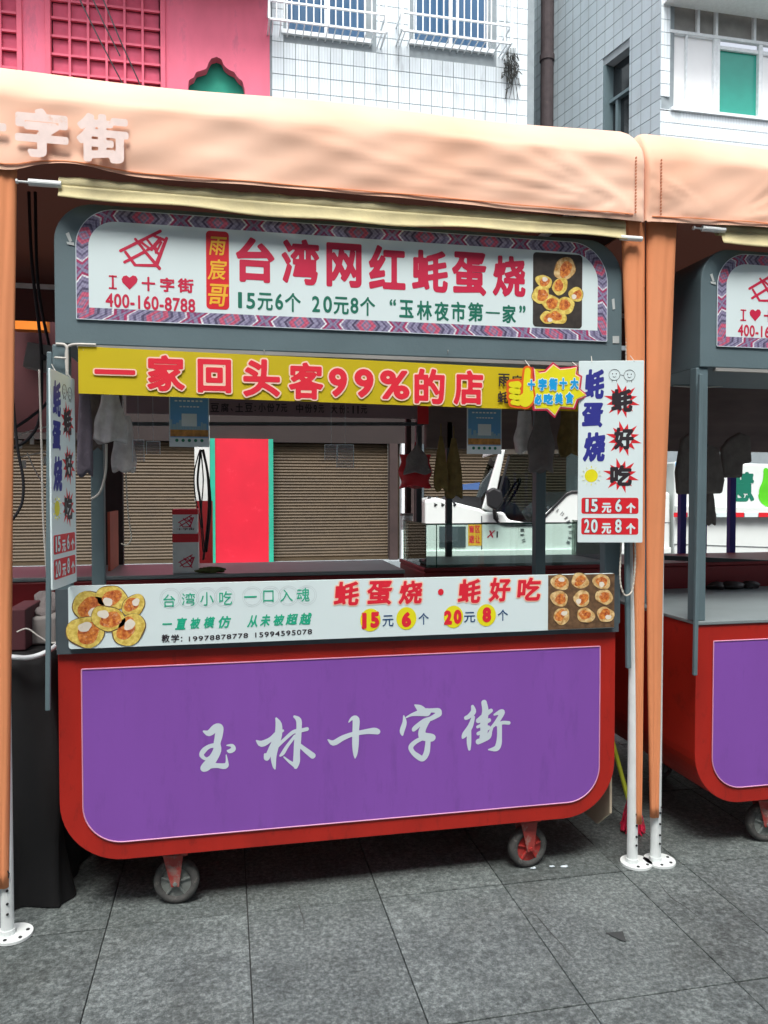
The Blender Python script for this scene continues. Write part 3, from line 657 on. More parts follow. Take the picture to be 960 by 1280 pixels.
# ================================================================ TENTS
def tent(name, label, x0, x1, y0, y1, legs, seed, zb=2.54, zf=2.769):
    rd = random.Random(seed)
    t = thing(name, label, 'canopy tent', ((x0+x1)/2, (y0+y1)/2, 0), 'orange canopy tents')
    r = .022; per = []
    def seg(a, b, n): return [tuple(a[i]+(b[i]-a[i])*k/n for i in range(2)) for k in range(n)]
    def arc(cx, cy, a0):
        return [(cx+r*math.cos(R(a0+90*k/6)), cy+r*math.sin(R(a0+90*k/6))) for k in range(6)]
    nf = int((x1-x0)/.018); nsd = 60
    per += seg((x0+r, y0), (x1-r, y0), nf)+arc(x1-r, y0+r, -90)+seg((x1, y0+r), (x1, y1-r), nsd)+arc(x1-r, y1-r, 0)
    per += seg((x1-r, y1), (x0+r, y1), nf//3)+arc(x0+r, y1-r, 90)+seg((x0, y1-r), (x0, y0+r), nsd)+arc(x0+r, y0+r, 180)
    prof = [(0, k/16) for k in range(17)]                     # valance
    dome = [(.002, 1.05), (.008, 1.12), (.018, 1.20), (.032, 1.30), (.055, 1.42), (.08, 1.53), (.11, 1.62), (.15, 1.70), (.25, 1.86), (.45, 2.12), (.75, 2.45), (1.1, 2.8)]
    cy = (y0+y1)/2; half = (y1-y0)/2; vs = []; n = len(per); H = zf-zb
    creases = [(R(a), rd.uniform(.6, 1.4)) for a in (5, 11, 18, 27, 38, 52)]
    for (ins, hz) in prof+dome:
        for k, (px_, py_) in enumerate(per):
            # inward direction towards the ridge line
            rx = min(max(px_, x0+half), x1-half) if x1-x0 > 2*half else (x0+x1)/2
            d = Vector((rx-px_, cy-py_)); f = min(1, ins/half) if half else 0
            x_ = px_+d.x*f*min(1, .18+ins); y_ = py_+d.y*f; z_ = zb+H*hz; off = 0
            onfront = py_ < y0+.01
            if hz <= 1.5 and onfront:
                v = hz
                # hem sag, long drag folds running down from the right-hand corner
                a = x1-px_; b = px_-x0
                wgt = 1 if hz <= 1 else max(0, (1.5-hz)/.5)
                fans = ((x1+.03, .02, -1, 1.0), (x0+.02, .95, 1, .35)) if seed == 1 else ((x0+.33, .10, 1, .75), (x0+.31, .10, -1, .8), (x1, .05, -1, .6))
                for fi, (ox, ov, sg, fa) in enumerate(fans):
                    dist = (px_-ox)*sg
                    if dist < .01: continue
                    th = math.atan2((v-ov)*H*(1 if ov < .5 else -1), dist); am = fa*min(1, dist/.12)*math.exp(-dist/(1.5 if seed == 1 else .8))
                    for i_, (ca, wa) in enumerate(creases):
                        k2 = abs(th-ca*(.62+.1*math.sin(px_*4+i_))); k2 = max(0, 1-k2/(.045+.02*i_))
                        off += k2*k2*.0085*am*wa
                off += .0015*math.sin((-a*.13+v*H)*95+math.sin(px_*1.7)*1.5)*(.25+.75*math.sin(px_*2.1+1)**2)*(seed == 1)*(.12+.9*math.exp(-a/.7))
                off += .003*math.sin(px_*9+v*5+seed)*wgt*min(1, a/.1)+.0015*math.sin(px_*23-v*11)*wgt
                off *= wgt
                if v < .25: z_ += .010*math.sin(px_*2.3+seed)*(1-v/.25)
            if seed == 1 and onfront and hz < 1: z_ += .035*math.exp(-((px_+.50)/.16)**2)*max(0, 1-hz/.4)-.008*math.exp(-((px_+.67)/.05)**2)*(hz < .3)
            elif hz > 1.05 and ins < .6: z_ += .006*math.sin(px_*5+py_*6)
            vs.append((x_, y_-off, z_))
    rows = len(prof+dome); fs = [(j*n+k, j*n+(k+1) % n, (j+1)*n+(k+1) % n, (j+1)*n+k) for j in range(rows-1) for k in range(n)]
    nb = (rows-1)*n; vs.append(((x0+x1)/2, cy, zb+H*2.8)); fs += [(nb+k, nb+(k+1) % n, rows*n) for k in range(n)]
    cv = build('canopy', MB().add(vs, fs), M['canopy'], t, smooth=True)
    # hem and seam stitching
    mb = MB(); hp = [Vector(vs[2*n+k]) for k in range(0, nf, 2)]
    mb.tube([p+Vector((0, -.0025, -.012)) for p in hp], .0022, 4)
    build('hem', mb, M['sleeve'], cv)
    mb = MB()
    for xe_ in (x0+.05, x1-.05):
        for k in range(18): mb.box(xe_-.0015, xe_+.0015, y0-.016, y0-.008, zb+.015+k*.012, zb+.022+k*.012)
    build('stitching', mb, M['stitch'], cv)
    # frame rails under the roof
    mb = MB(); zi = zf-.03
    for a, b in (((x0+.06, y0+.08), (x1-.06, y0+.08)), ((x0+.06, y1-.06), (x1-.06, y1-.06)), ((x0+.06, y0+.08), (x0+.06, y1-.06)), ((x1-.06, y0+.08), (x1-.06, y1-.06))):
        mb.bar((*a, zi), (*b, zi), .025)
    build('frame_rail', mb, M['whitepaint'], t)
    for (lx, ly, kind, bt, tp, sh) in legs:
        lo = build('leg', MB().cyl((lx, ly, 1.36), (0, 0, 1), .021, 2.70, 18), M['whitepaint'], t, smooth=False)
        bp = MB().cyl((lx+.018, ly, .005), (0, 0, 1), .062, .009, 28); 
        bp.cyl((lx, ly, .018), (0, 0, 1), .0245, .018, 18)
        build('base_plate', bp, M['whitepaint'], lo)
        bo = MB()
        for q in range(3): an = R(-90+q*62-20); bo.cyl((lx+.018+.045*math.cos(an), ly+.045*math.sin(an), .0105), (0, 0, 1), .006, .003, 10)
        build('bolt_hole', bo, M['black'], lo)
        mb = MB()
        for zz in (.085, .12, .165, .21): mb.cyl((lx+.006, ly-.0205, zz), (0, 1, 0), .0042, .006, 10)
        mb.tube([(lx+.008, ly-.023, .235), (lx+.014, ly-.026, .225), (lx+.012, ly-.024, .21)], .002, 5)
        build('peg_hole', mb, M['black'], lo)
        if kind:
            ed = [(at(l_, py_, -.04)[0], at(r_, py_, -.04)[0], at(r_, py_, -.04)[2]) for py_, l_, r_ in kind]
            def sl_(u, v, ly=ly, ed=ed):
                z_ = ed[0][2]+v*(zb+.06-ed[0][2]); k_ = 0
                while k_ < len(ed)-2 and z_ > ed[k_+1][2]: k_ += 1
                f_ = (z_-ed[k_][2])/(ed[k_+1][2]-ed[k_][2]); xl = ed[k_][0]+(ed[k_+1][0]-ed[k_][0])*f_; xr_2 = ed[k_][1]+(ed[k_+1][1]-ed[k_][1])*f_
                bul = .010+.008*math.sqrt(max(0, 1-(2*u-1)**2))-.008*abs(2*u-1)**6+.0022*math.sin(u*8+z_*2.2)+.0012*math.sin(u*19-z_*3+math.sin(z_*7))
                return (xl+(xr_2-xl)*u, ly-.012-bul, z_)
            build('cloth_sleeve', MB().grid(sl_, 20, 50), M['sleeve'], lo, smooth=True, solid=.003)
    return t
tent('canopy_tent', 'wide peach canopy tent over the oyster pancake cart, pale characters on its valance', -3.25, 1.583, -.075, 2.3,
     [(-.728, -.035, ((1106, -6, 12), (900, -8, 14), (500, -12, 18), (215, -14, 22)), 0, 0, 0), (1.590, -.005, ((1031, 798, 804), (860, 797, 806), (690, 795, 809), (272, 780, 809)), 0, 0, 0), (-.76, 2.25, 0, 0, 0, 0), (-3.2, -.03, 0, 0, 0, 0), (-3.2, 2.25, 0, 0, 0, 0)], 1)
T1 = [o for o in sc.objects if o.name == 'canopy_tent'][0]
tent('canopy_tent', 'peach canopy tent over the second purple cart at the right edge', 1.589, 4.05, -.075, 2.3,
     [(1.690, -.010, ((1022, 815, 825), (860, 812, 828), (690, 810.5, 832), (285, 811, 848)), 0, 0, 0), (4.0, -.01, 0, 0, 0, 0), (4.0, 2.25, 0, 0, 0, 0)], 2)
# white characters on the valance
vxs = [xz(16, 172, -.12), xz(84, 172, -.12), xz(94, 180, -.12), xz(177, 180, -.12)]
zc = (xz(50, 200, -.12)[1], xz(50, 143, -.12)[1])
wv = .162; pit_ = vxs[2][0]-vxs[0][0]
for k, chh in enumerate('玉林十字街'):
    x0 = vxs[0][0]+(k-3)*pit_
    text('valance_lettering', chh, x0, x0+wv, 2.578, 2.735, -.094, M['valink'], T1, bold=.045, res=40)

# ================================================================ CARTS
X0 = at(72, 815, 0)[0]; X1 = at(770, 785, 0)[0]
def make_cart(label):
    t = thing('food_cart', label, 'food cart', ((X0+X1)/2, .45, 0), 'purple and red food carts')
    build('body', MB().prism(rrect(X0, X1, .207, .952, .215, .215, .002, .002, 12), .003, .96), M['red'], t, bevel=.006)
    pa = at(102, 840, 0)[0]; pb = at(750, 808, 0)[0]
    ol = rrect(pa, pb, .272, .885, .135, .135, .004, .004, 12)
    pn = build('purple_panel', MB().prism(ol, -.001, .002), M['purple'], t)
    mb = MB(); 
    n = len(ol); mb.tube([(x_, -.0015, z_) for x_, z_ in ol], .0024, 6, closed=True); build('panel_trim', mb, M['trim'], pn)
    build('countertop', MB().box(X0-.004, X1+.004, -.004, .965, .953, .968), M['counter'], t, bevel=.003)
    hx0 = at(68, 380, 0)[0]; hx1 = at(778, 400, 0)[0]; hz0 = 1.998
    hd = build('header_box', MB().prism(rrect(hx0, hx1, hz0, 2.475, .004, .004, .15, .13, 10), .002, .55), M['steel'], t, bevel=.006)
    # soffit lip
    build('header_lip', MB().box(hx0+.07, hx1-.07, .0, .02, hz0-.014, hz0-.001), M['boardgrey'], t)
    return t, hd, (hx0, hx1, hz0)
cart, hd, HB = make_cart('purple and red food cart selling oyster pancakes in the centre')
# posts, struts
zt_ = HB[2]-.001
def post(xa, xb, ya, yb, z0=.969): return build('post', MB().box(xa, xb, ya, yb, z0, zt_), M['steel'], cart, bevel=.004)
post(at(67, 600, .01)[0], at(88, 600, .01)[0], .01, .055); post(at(757, 600, .01)[0], at(777, 600, .01)[0], .01, .055)
post(-.535, -.485, .50, .545); post(1.435, 1.485, .62, .67)
build('support_bar', MB().bar(at(62, 440, -.02), at(60, 888, -.03), .016), M['steel'], cart, bevel=.003)
build('support_bar', MB().bar((X1+.03, -.0, 1.95), (X1+.038, -.03, .80), .018), M['steel'], cart, bevel=.003)
# header print panel
SX0, SX1, SZ0, SZ1 = at(96, 398, 0)[0], at(758, 429, 0)[0], at(96, 398, 0)[2]-.002, 2.458
ol = rrect(SX0, SX1, SZ0, SZ1, .004, .004, .15, .13, 12)
pn = build('print_panel', MB().prism(ol, -.003, .0005), M['border'], cart)
def border_uv(x0, x1, z0, z1, r1, r2, w_, Y):
    o_ = rrect(x0, x1, z0, z1, .001, .001, r2, r1, 12); i_ = rrect(x0+w_, x1-w_, z0+w_, z1-w_, .001, .001, max(r2-w_, .01), max(r1-w_, .01), 12)
    n = len(o_); mb = MB(); mb.uv = []; d = 0; vs = []; fs = []
    # subdivide long runs
    O, I = [], []
    for k in range(n):
        a, b = Vector(o_[k]), Vector(o_[(k+1) % n]); c, e = Vector(i_[k]), Vector(i_[(k+1) % n]); m_ = max(1, int((b-a).length/.02))
        for q in range(m_): O.append(a+(b-a)*q/m_); I.append(c+(e-c)*q/m_)
    O.append(O[0]); I.append(I[0])
    for k in range(len(O)):
        if k: d += (O[k]-O[k-1]).length
        vs += [(O[k].x, Y, O[k].y), (I[k].x, Y, I[k].y)]; mb.uv += [(d, 0), (d, 1)]
        if k: fs.append((2*k-2, 2*k, 2*k+1, 2*k-1))
    mb.v = vs; mb.f = fs; return mb
WB = .040
build('woven_border', border_uv(SX0, SX1, SZ0, SZ1, .13, .15, WB, -.0036), M['border'], pn)
build('panel_field', MB().prism(rrect(SX0+WB, SX1-WB, SZ0+WB, SZ1-WB, .002, .002, .11, .09, 12), -.0034, -.0031), M['white'], pn)
build('panel_edge', MB().tube([(x_, -.003, z_) for x_, z_ in ol], .0018, 5, closed=True), M['lettergrey'], pn)
YT = -.0042
def tx(body, bl, tr, m, parent, Y=YT, **k):
    a = xz(*bl, Y); b = xz(*tr, Y); c = xz(tr[0], bl[1], Y)
    return text('lettering', body, a[0], b[0], a[1], b[1], Y, M[m], parent, **k)
def txc(body, cs, m, parent, Y=YT, **k):
    """each glyph in its own pixel box: cs = list of (x0,ytop,x1,ybottom)"""
    for chh, (x0, y0, x1, y1) in zip(body, cs):
        if chh in '1I': mdx = (x0+x1)/2; hw_ = (x1-x0)/2*(.62 if chh == '1' else .26); x0, x1 = mdx-hw_, mdx+hw_
        a = xz((x0+x1)/2, y1, Y); b = xz((x0+x1)/2, y0, Y); text('lettering', chh, xz(x0, (y0+y1)/2, Y)[0], xz(x1, (y0+y1)/2, Y)[0], a[1], b[1], Y, M[m], parent, **k)
# main title
txc('台湾网红蚝蛋烧', [(295, 297, 343, 353), (352, 299, 399, 356), (408, 304, 452, 359), (461, 307, 507, 362), (515, 313, 560, 365), (565, 315, 608, 369), (616, 320, 657, 371)], 'crimson', pn, bold=.036, res=56)
txc('15元6个', [(296, 365, 304, 385), (308, 366, 319, 386), (322, 366, 341, 388), (344, 367, 354, 387), (356, 366, 376, 390)], 'green', pn, bold=.022)
txc('20元8个', [(390, 370, 400, 390), (404, 370, 415, 391), (417, 371, 436, 393), (438, 372, 448, 392), (450, 371, 469, 395)], 'green', pn, bold=.022)
txc('“玉林夜市第一家”', [(487, 374, 495, 382), (499, 375, 517, 397), (521, 376, 540, 400), (543, 377, 561, 401), (564, 377, 582, 402), (585, 378, 604, 402), (607, 390, 625, 392), (628, 381, 645, 404), (649, 382, 657, 391)], 'green', pn, bold=.026)
a = xz(258, 387, YT); b = xz(286, 291, YT)
build('red_tablet', MB().prism(rrect(a[0], b[0], a[1]+.003, b[1]+.003, .014, .014, .014, .014, 6), YT, YT+.0006), M['redbox'], pn)
txc('雨宸哥', [(262, 296, 282, 319), (261, 324, 283, 350), (260, 355, 285, 383)], 'gold', pn, Y=YT-.0006, bold=.016, shear=.15, res=44)
def logo(parent, ox, oz, s, Y, m):
    # coordinates traced at 7.38x zoom, origin (130,270)
    S = [((155,335,12),(520,125,12)), ((290,215,10),(375,320,11)), ((155,335,10),(165,330,8)), ((200,345,11),(285,460,12)), ((190,440,11),(375,330,12)), ((285,462,10),(470,455,12)), ((578,190,12),(480,450,16)), ((375,325,12),(510,480,13)),
         ((335,235,10),(440,310,9)), ((400,215,9),(500,340,9)), ((455,170,10),(565,210,12)), ((520,190,10),(455,285,16)), ((440,290,12),(400,310,10)), ((530,230,8),(480,330,8)), ((470,250,10),(480,330,11)), ((440,300,9),(520,215,9))]
    st = [[(ox+(a_-370)/7.38*s, oz-(b_-300)/7.38*s, r_/7.38*s) for a_, b_, r_ in s_] for s_ in S]
    return brush('logo', st, None, Y, M[m], parent, cell=.0016 if s > .0015 else .0012, grow=1.2)
sc1 = at(240, 330, YT)[0]-at(140, 330, YT)[0]; sc1 /= 100
lc = xz(130+370/7.38, 270+300/7.38, YT); logo(pn, lc[0], lc[1], sc1, YT, 'crimson')
txc('I十字街', [(136, 344, 146, 361), (177, 346, 194, 364), (200, 347, 218, 365), (222, 348, 242, 366)], 'crimson', pn, bold=.035)
mb = MB()
for q in (((136, 344), (146, 346.6)), ((136, 359), (146, 361.6))): a = xz(*q[0], YT); b = xz(*q[1], YT); mb.box(a[0], b[0], YT, YT+.0004, b[1], a[1])
hp = [(162, 362), (153, 353), (152, 349), (154, 345.3), (158, 344.2), (162, 347), (166, 344.2), (170, 345.3), (172, 349), (171, 353)]
mb.prism([xz(*q, YT) for q in hp][::1], YT, YT+.0004)
build('heart', mb, M['crimson'], pn)
tx('400-160-8788', (132, 383.5), (244, 371.5), 'crimson', pn, bold=.024, slope=-.022, space=.03)
tp = MB()
for pts in (((82, 292), (86, 290), (90, 301), (87, 303)), ((83, 302), (92, 303), (93, 307), (84, 305)), ((765, 374), (768, 373), (769, 386), (766, 387)), ((766, 420), (774, 420), (774, 429), (766, 429))): tp.prism([xz(a, b, -.001) for a, b in pts][::-1], -.0006, .001)
build('peeled_tape', tp, mat('peeled_tape', L('b9c0be'), .6), hd)
# food photo on the header (flat print: dark griddle, pancakes)
def rectpx(mb, p0, p1, Y, r=.0):
    a = xz(p0[0], p1[1], Y); b = xz(p1[0], p0[1], Y); mb.prism(rrect(a[0], b[0], a[1], b[1], r, r, r, r, 5), Y, Y+.0004)
mb = MB(); rectpx(mb, (666, 319), (728, 408), YT, .014); build('food_photo', mb, M['griddle'], pn)
def pancake(cx, cz, rr, Y, par, seed, crust='flap', asp=.8, white=True):
    rd = random.Random(seed); an = rd.uniform(-.6, .6)
    build('printed_pancake_rim', disc(MB(), cx, cz, rr*1.04, rr*asp*1.05, Y+.00015, 26, .05, an, seed), M['brownprint'], par)
    build('printed_pancake', disc(MB(), cx, cz, rr, rr*asp, Y, 26, .08, an, seed), M[crust], par)
    q = rd.uniform(-.2, .2)*rr
    build('printed_filling', disc(MB(), cx+q, cz-q*.5, rr*.66, rr*asp*.62, Y-.0002, 22, .09, an+.5, seed+1), M['filling'], par)
    build('printed_sauce', disc(MB(), cx-q*.6, cz+rr*.12, rr*.30, rr*.22, Y-.0003, 16, .16, an+1, seed+5), M['sauce'], par)
    if white: build('printed_egg_white', disc(MB(), cx+rr*rd.uniform(-.4, .4), cz-rr*asp*.35*rd.choice((1, -1)), rr*.34, rr*.27, Y-.0004, 18, .1, an, seed+2), M['eggwhite'], par)
k = sc1
for i, (px_, py_, r_) in enumerate(((706, 336, 15), (680, 352, 10), (700, 358, 11), (676, 368, 12), (720, 368, 10), (688, 378, 12), (707, 382, 12), (684, 397, 9), (697, 396, 11))):
    c = xz(px_, py_, YT-.001); pancake(c[0], c[1], r_*k*1.22, YT-.001-.00005*i, pn, 20+i, 'crust' if i == 0 else 'flap', .8, i % 3 == 1)

# big brush lettering on the purple panel, traced stroke by stroke
YL = -.0022
def tr_(strokes, ox, oy, zoom=6.0):
    out = []
    for s in strokes:
        q = []
        for a_, b_, r_ in s:
            p = xz(ox+a_/zoom, oy+b_/zoom, YL); p2 = xz(ox+(a_+r_)/zoom, oy+b_/zoom, YL); q.append((p[0], p[1], p2[0]-p[0]))
        out.append(q)
    return out
yu = [[(88,145,8),(130,158,26),(178,118,32),(206,122,32),(200,180,32),(188,235,28),(188,290,34),(150,360,38),(110,405,40),(92,420,32)], [(190,248,20),(130,258,18),(88,290,22),(72,325,18),(108,352,12),(150,322,8)], [(90,420,26),(135,402,26),(190,402,20),(248,405,24),(262,378,12),(256,322,4)], [(262,250,5),(300,252,14),(310,278,20),(285,293,18),(266,290,6)]]
lin = [[(632,48,8),(650,95,26),(648,170,30),(630,240,28),(612,330,24),(616,400,15),(622,426,6)], [(484,215,6),(525,238,26),(590,205,20),(640,160,20),(682,140,10)], [(620,205,14),(592,270,18),(562,345,22),(548,318,10)], [(635,262,14),(700,200,14),(760,150,16),(810,140,16),(862,128,16)], [(768,34,10),(800,62,22),(802,130,22),(792,220,28),(786,300,26),(784,370,28),(778,412,16)], [(778,402,20),(735,376,12),(690,338,6)], [(800,242,14),(850,285,20),(905,328,24)], [(772,180,12),(715,255,14),(682,308,16),(662,328,8)]]
shi = [[(276,196,5),(302,168,14),(330,178,28),(328,260,27),(326,360,27),(325,430,18),(323,466,4)], [(120,328,5),(162,352,22),(230,315,22),(310,285,18),(400,268,20),(465,262,26),(492,268,22)]]
zi = [[(88,178,5),(94,230,18),(76,290,20),(78,322,8)], [(108,190,6),(150,170,12),(220,155,28),(262,152,32)], [(262,140,16),(320,138,18),(346,146,26),(350,162,26)], [(172,98,6),(208,122,26),(240,150,30)], [(348,168,22),(290,200,18),(240,215,16),(176,268,20),(162,284,14)], [(268,212,22),(250,240,24),(226,290,28),(232,330,32),(290,342,32),(305,342,24)], [(240,342,16),(182,370,18),(142,410,20),(155,450,18),(192,482,22),(230,500,22),(258,460,24),(268,400,22),(270,350,20)]]
jie = [[(604,108,12),(610,148,22),(576,184,18),(555,194,16)], [(610,190,14),(586,260,22),(546,318,22),(530,344,8)], [(578,290,18),(578,380,18),(580,430,10)], [(690,80,22),(700,140,26),(690,220,30),(690,300,30),(680,340,26)], [(648,215,20),(700,170,20),(742,140,16)], [(642,262,12),(690,238,14),(728,212,16)], [(646,312,14),(690,290,16),(722,268,18)], [(648,372,22),(690,355,20),(724,332,22),(742,290,12),(758,255,8)], [(768,170,8),(815,150,20),(826,160,20),(785,226,18),(744,268,10)], [(790,245,14),(830,230,14),(876,232,14)], [(806,250,20),(806,330,20),(800,390,24),(780,424,22),(724,432,5)]]
for s, o_ in ((yu, (240, 890)), (lin, (240, 890)), (shi, (390, 870)), (zi, (490, 865)), (jie, (490, 865))):
    brush('brush_character', tr_(s, *o_), None, YL, M['lettergrey'], cart, cell=.0014, grow=.92)

# casters
M['redhub'] = mat('worn_red_hub', L('a8302c'), .6, var=.2, vs=30, spots=(L('7c756c'), 30, .55, .7))
def caster(cx, cy, parent, ang, m1='fork', mh='hub'):
    rw = .081; d = Vector((math.cos(ang), math.sin(ang), 0)); n = Vector((-d.y, d.x, 0)); c = Vector((cx, cy, rw))
    fk = MB()
    top = c-d*.045*0+Vector((0, 0, .125))
    for s in (-1, 1):
        o_ = n*s*.027
        a = c+o_
        vs = []
        for pt in ((-.014, -.012), (.014, -.012), (.03, .11), (-.045, .11)): vs.append(a+d*pt[0]+Vector((0, 0, pt[1])))
        vs2 = [v_+n*s*.004 for v_ in vs]; fk.add(vs+vs2, [(0,1,2,3),(7,6,5,4),(0,4,5,1),(1,5,6,2),(2,6,7,3),(3,7,4,0)])
    fk.bar(c+Vector((0, 0, .108))-d*.045, c+Vector((0, 0, .108))+d*.045, .062, .012); fk.cyl(c+Vector((0, 0, .121)), (0, 0, 1), .03, .02, 14)
    fo = build('caster', fk, M[m1], parent, bevel=.001)
    ty = MB(); ring = []
    prof = [(-.021, .055), (-.022, .072), (-.015, .080), (0, .0815), (.015, .080), (.022, .072), (.021, .055)]
    N_ = 32; vs = []; fs = []
    for k in range(N_):
        t = 2*math.pi*k/N_
        for (w_, r_) in prof: vs.append(c+n*w_+(d*math.cos(t)+Vector((0, 0, 1))*math.sin(t))*r_)
    q = len(prof)
    for k in range(N_):
        for j in range(q): fs.append((k*q+j, ((k+1) % N_)*q+j, ((k+1) % N_)*q+(j+1) % q, k*q+(j+1) % q))
    build('tyre', ty.add(vs, fs), M['rubber'], fo, smooth=True)
    hb = MB().cyl(c, n, .0555, .022, 28); hb.cyl(c, n, .016, .05, 16); hb.cyl(c, n, .007, .072, 10)
    for k in range(5):
        t = 2*math.pi*k/5+.3; hb.bar(c+(d*math.cos(t)+Vector((0, 0, 1))*math.sin(t))*.014, c+(d*math.cos(t)+Vector((0, 0, 1))*math.sin(t))*.054, .036, .006)
    build('hub', hb, M[mh], fo)
caster(-.183, .075, cart, R(-8)); caster(1.172, .070, cart, R(8), 'fork', 'redhub'); caster(-.2, .82, cart, R(30)); caster(1.17, .82, cart, R(-20))

# second cart: copy, moved
cart2 = copy_tree(cart); dx2 = at(871, 780, 0)[0]-X0
cart2.location.x += dx2; cart2['label'] = 'second purple and red food cart at the right edge, bare steel counter'
for ch_ in list(cart2.children):
    if ch_.name.startswith('print_panel'):
        for g_ in list(ch_.children):
            keep = g_.name.startswith(('woven', 'panel', 'logo', 'heart'))
            if not keep and g_.name.startswith('lettering'):
                xs = [v_.co.x+OFF[cart][0] for v_ in g_.data.vertices]; keep = max(xs) < at(250, 360, 0)[0]
            if not keep: bpy.data.objects.remove(g_, do_unlink=True)

# ================================================================ SIGNS AND BANNERS ON CART 1
# price strip under the counter window
sa, sb = at(85, 735, -.03), at(768, 716, -.03); zs0, zs1 = .962, 1.176
st = thing('price_strip', 'long white price board along the front edge of the centre cart', 'sign', ((sa[0]+sb[0])/2, -.03, zs0))
build('board', MB().prism(rrect(sa[0], sb[0], zs0, zs1, .01, .004, .004, .01, 4), -.030, -.014), M['white'], st)
build('backing_frame', MB().box(X0-.0, X1+.004, -.0138, -.0035, zs0-.02, zs1-.012), M['steeld'], st)
YS = -.0312
TS = dict(Y=YS)
mb = MB(); c_ = []
for grp in ((213, 4), (315.5, 4)):
    for q in range(grp[1]):
        c = xz(grp[0]+q*22.6, 748-q*.55-(0 if grp[0] < 300 else 2.2), YS+.0003); c_.append(c)
        for rr in (.036, .030):
            pts = [(c[0]+rr*math.cos(t_), YS+.0003, c[1]+rr*math.sin(t_)) for t_ in [2*math.pi*i/28 for i in range(28)]]
            o1 = [(p[0], p[2]) for p in pts]
            n = 28; vs = [(c[0]+(rr-.0009)*math.cos(2*math.pi*i/n), YS+.0003-.00001*q, c[1]+(rr-.0009)*math.sin(2*math.pi*i/n)) for i in range(n)]+[(c[0]+rr*math.cos(2*math.pi*i/n), YS+.0003-.00001*q, c[1]+rr*math.sin(2*math.pi*i/n)) for i in range(n)]
            mb.add(vs, [(i, (i+1) % n, n+(i+1) % n, n+i) for i in range(n)])
build('printed_ring', mb, M['palegrey'], st)
txc('台湾小吃一口入魂', [(204, 743, 219, 759), (227, 741, 244, 757), (250, 740, 267, 757), (274, 739, 290, 756), (305, 745, 321, 747), (329, 738, 342, 753), (350, 737, 366, 752), (371, 735, 387, 752)], 'teal', st, bold=.004, **TS)
txc('一直被模仿', [(203, 779, 215, 781), (220, 772, 233, 787), (238, 772, 250, 786), (255, 771, 268, 785), (273, 770, 288, 785)], 'teal', st, bold=.03, shear=.2, **TS)
txc('从未被超越', [(310, 769, 323, 784), (326, 768, 338, 783), (342, 768, 355, 782), (358, 767, 372, 781), (375, 766, 389, 781)], 'teal', st, bold=.03, shear=.2, **TS)
txc('教学：', [(202, 793, 212, 803), (214, 793, 224, 803), (226, 796, 228, 802)], 'ink', st, bold=.02, **TS)
tx('19978878778', (236, 802), (310, 793), 'ink', st, Y=YS, bold=.014, slope=.026, space=.06); tx('15994595078', (319, 797), (390, 788), 'ink', st, Y=YS, bold=.014, slope=.026, space=.06)
H_ = dict(halo=.05, halo_mat=M['peach'], bold=.035, shear=.08, res=50)
txc('蚝蛋烧', [(418, 727, 449, 757), (459, 726, 490, 756), (499, 726, 528, 755)], 'scarlet', st, Y=YS-.0006, **H_)
txc('蚝好吃', [(573, 724, 601, 754), (612, 722, 638, 752), (647, 722, 676, 751)], 'scarlet', st, Y=YS-.0006, **H_)
c = xz(551, 740, YS); build('printed_dot', disc(MB(), c[0], c[1], .011, .012, YS-.0003), M['scarlet'], st)
for (px_, py_) in ((463, 775), (508, 773), (567, 771), (608, 769)):
    c = xz(px_, py_, YS); build('yellow_spot', disc(MB(), c[0], c[1], .038, .042, YS, 32), M['yellow'], st)
txc('15', [(451, 766, 460, 786), (463, 765, 474, 785)], 'scarlet', st, Y=YS-.0005, bold=.07, halo=.03, halo_mat=M['crimson']); txc('6', [(502, 765, 514, 784)], 'scarlet', st, Y=YS-.0005, bold=.07)
txc('20', [(555, 763, 565, 781), (567, 762, 577, 780)], 'scarlet', st, Y=YS-.0005, bold=.07); txc('8', [(603, 759, 614, 778)], 'scarlet', st, Y=YS-.0005, bold=.07)
txc('元个元个', [(478, 769, 492, 783), (523, 766, 536, 781), (580, 765, 594, 778), (622, 762, 635, 776)], 'blueink', st, Y=YS, bold=.012)
for i, (px_, py_, r_) in enumerate(((116, 759, 22), (140, 745, 17), (167, 757, 14), (107, 790, 21), (161, 787, 20), (135, 773, 18))):
    c = xz(px_, py_, YS); pancake(c[0], min(c[1], zs1-r_*k*.93), r_*k*1.13, YS-.0003-.0002*i, st, 50+i)
a = xz(685, 770, YS); build('food_photo', MB().box(a[0], sb[0], YS-.0003, YS+.0002, zs0+.002, zs1-.001), M['brownprint'], st)
for i, (px_, py_) in enumerate(((700, 728), (725, 726), (752, 727), (699, 748), (727, 748), (755, 746), (702, 770), (732, 769), (757, 768))):
    c = xz(px_, py_, YS); pancake(min(c[0], sb[0]-.038), c[1], 13.5*k, YS-.0006-.0002*i, st, 80+i, 'crust', .85, i % 2 == 0)
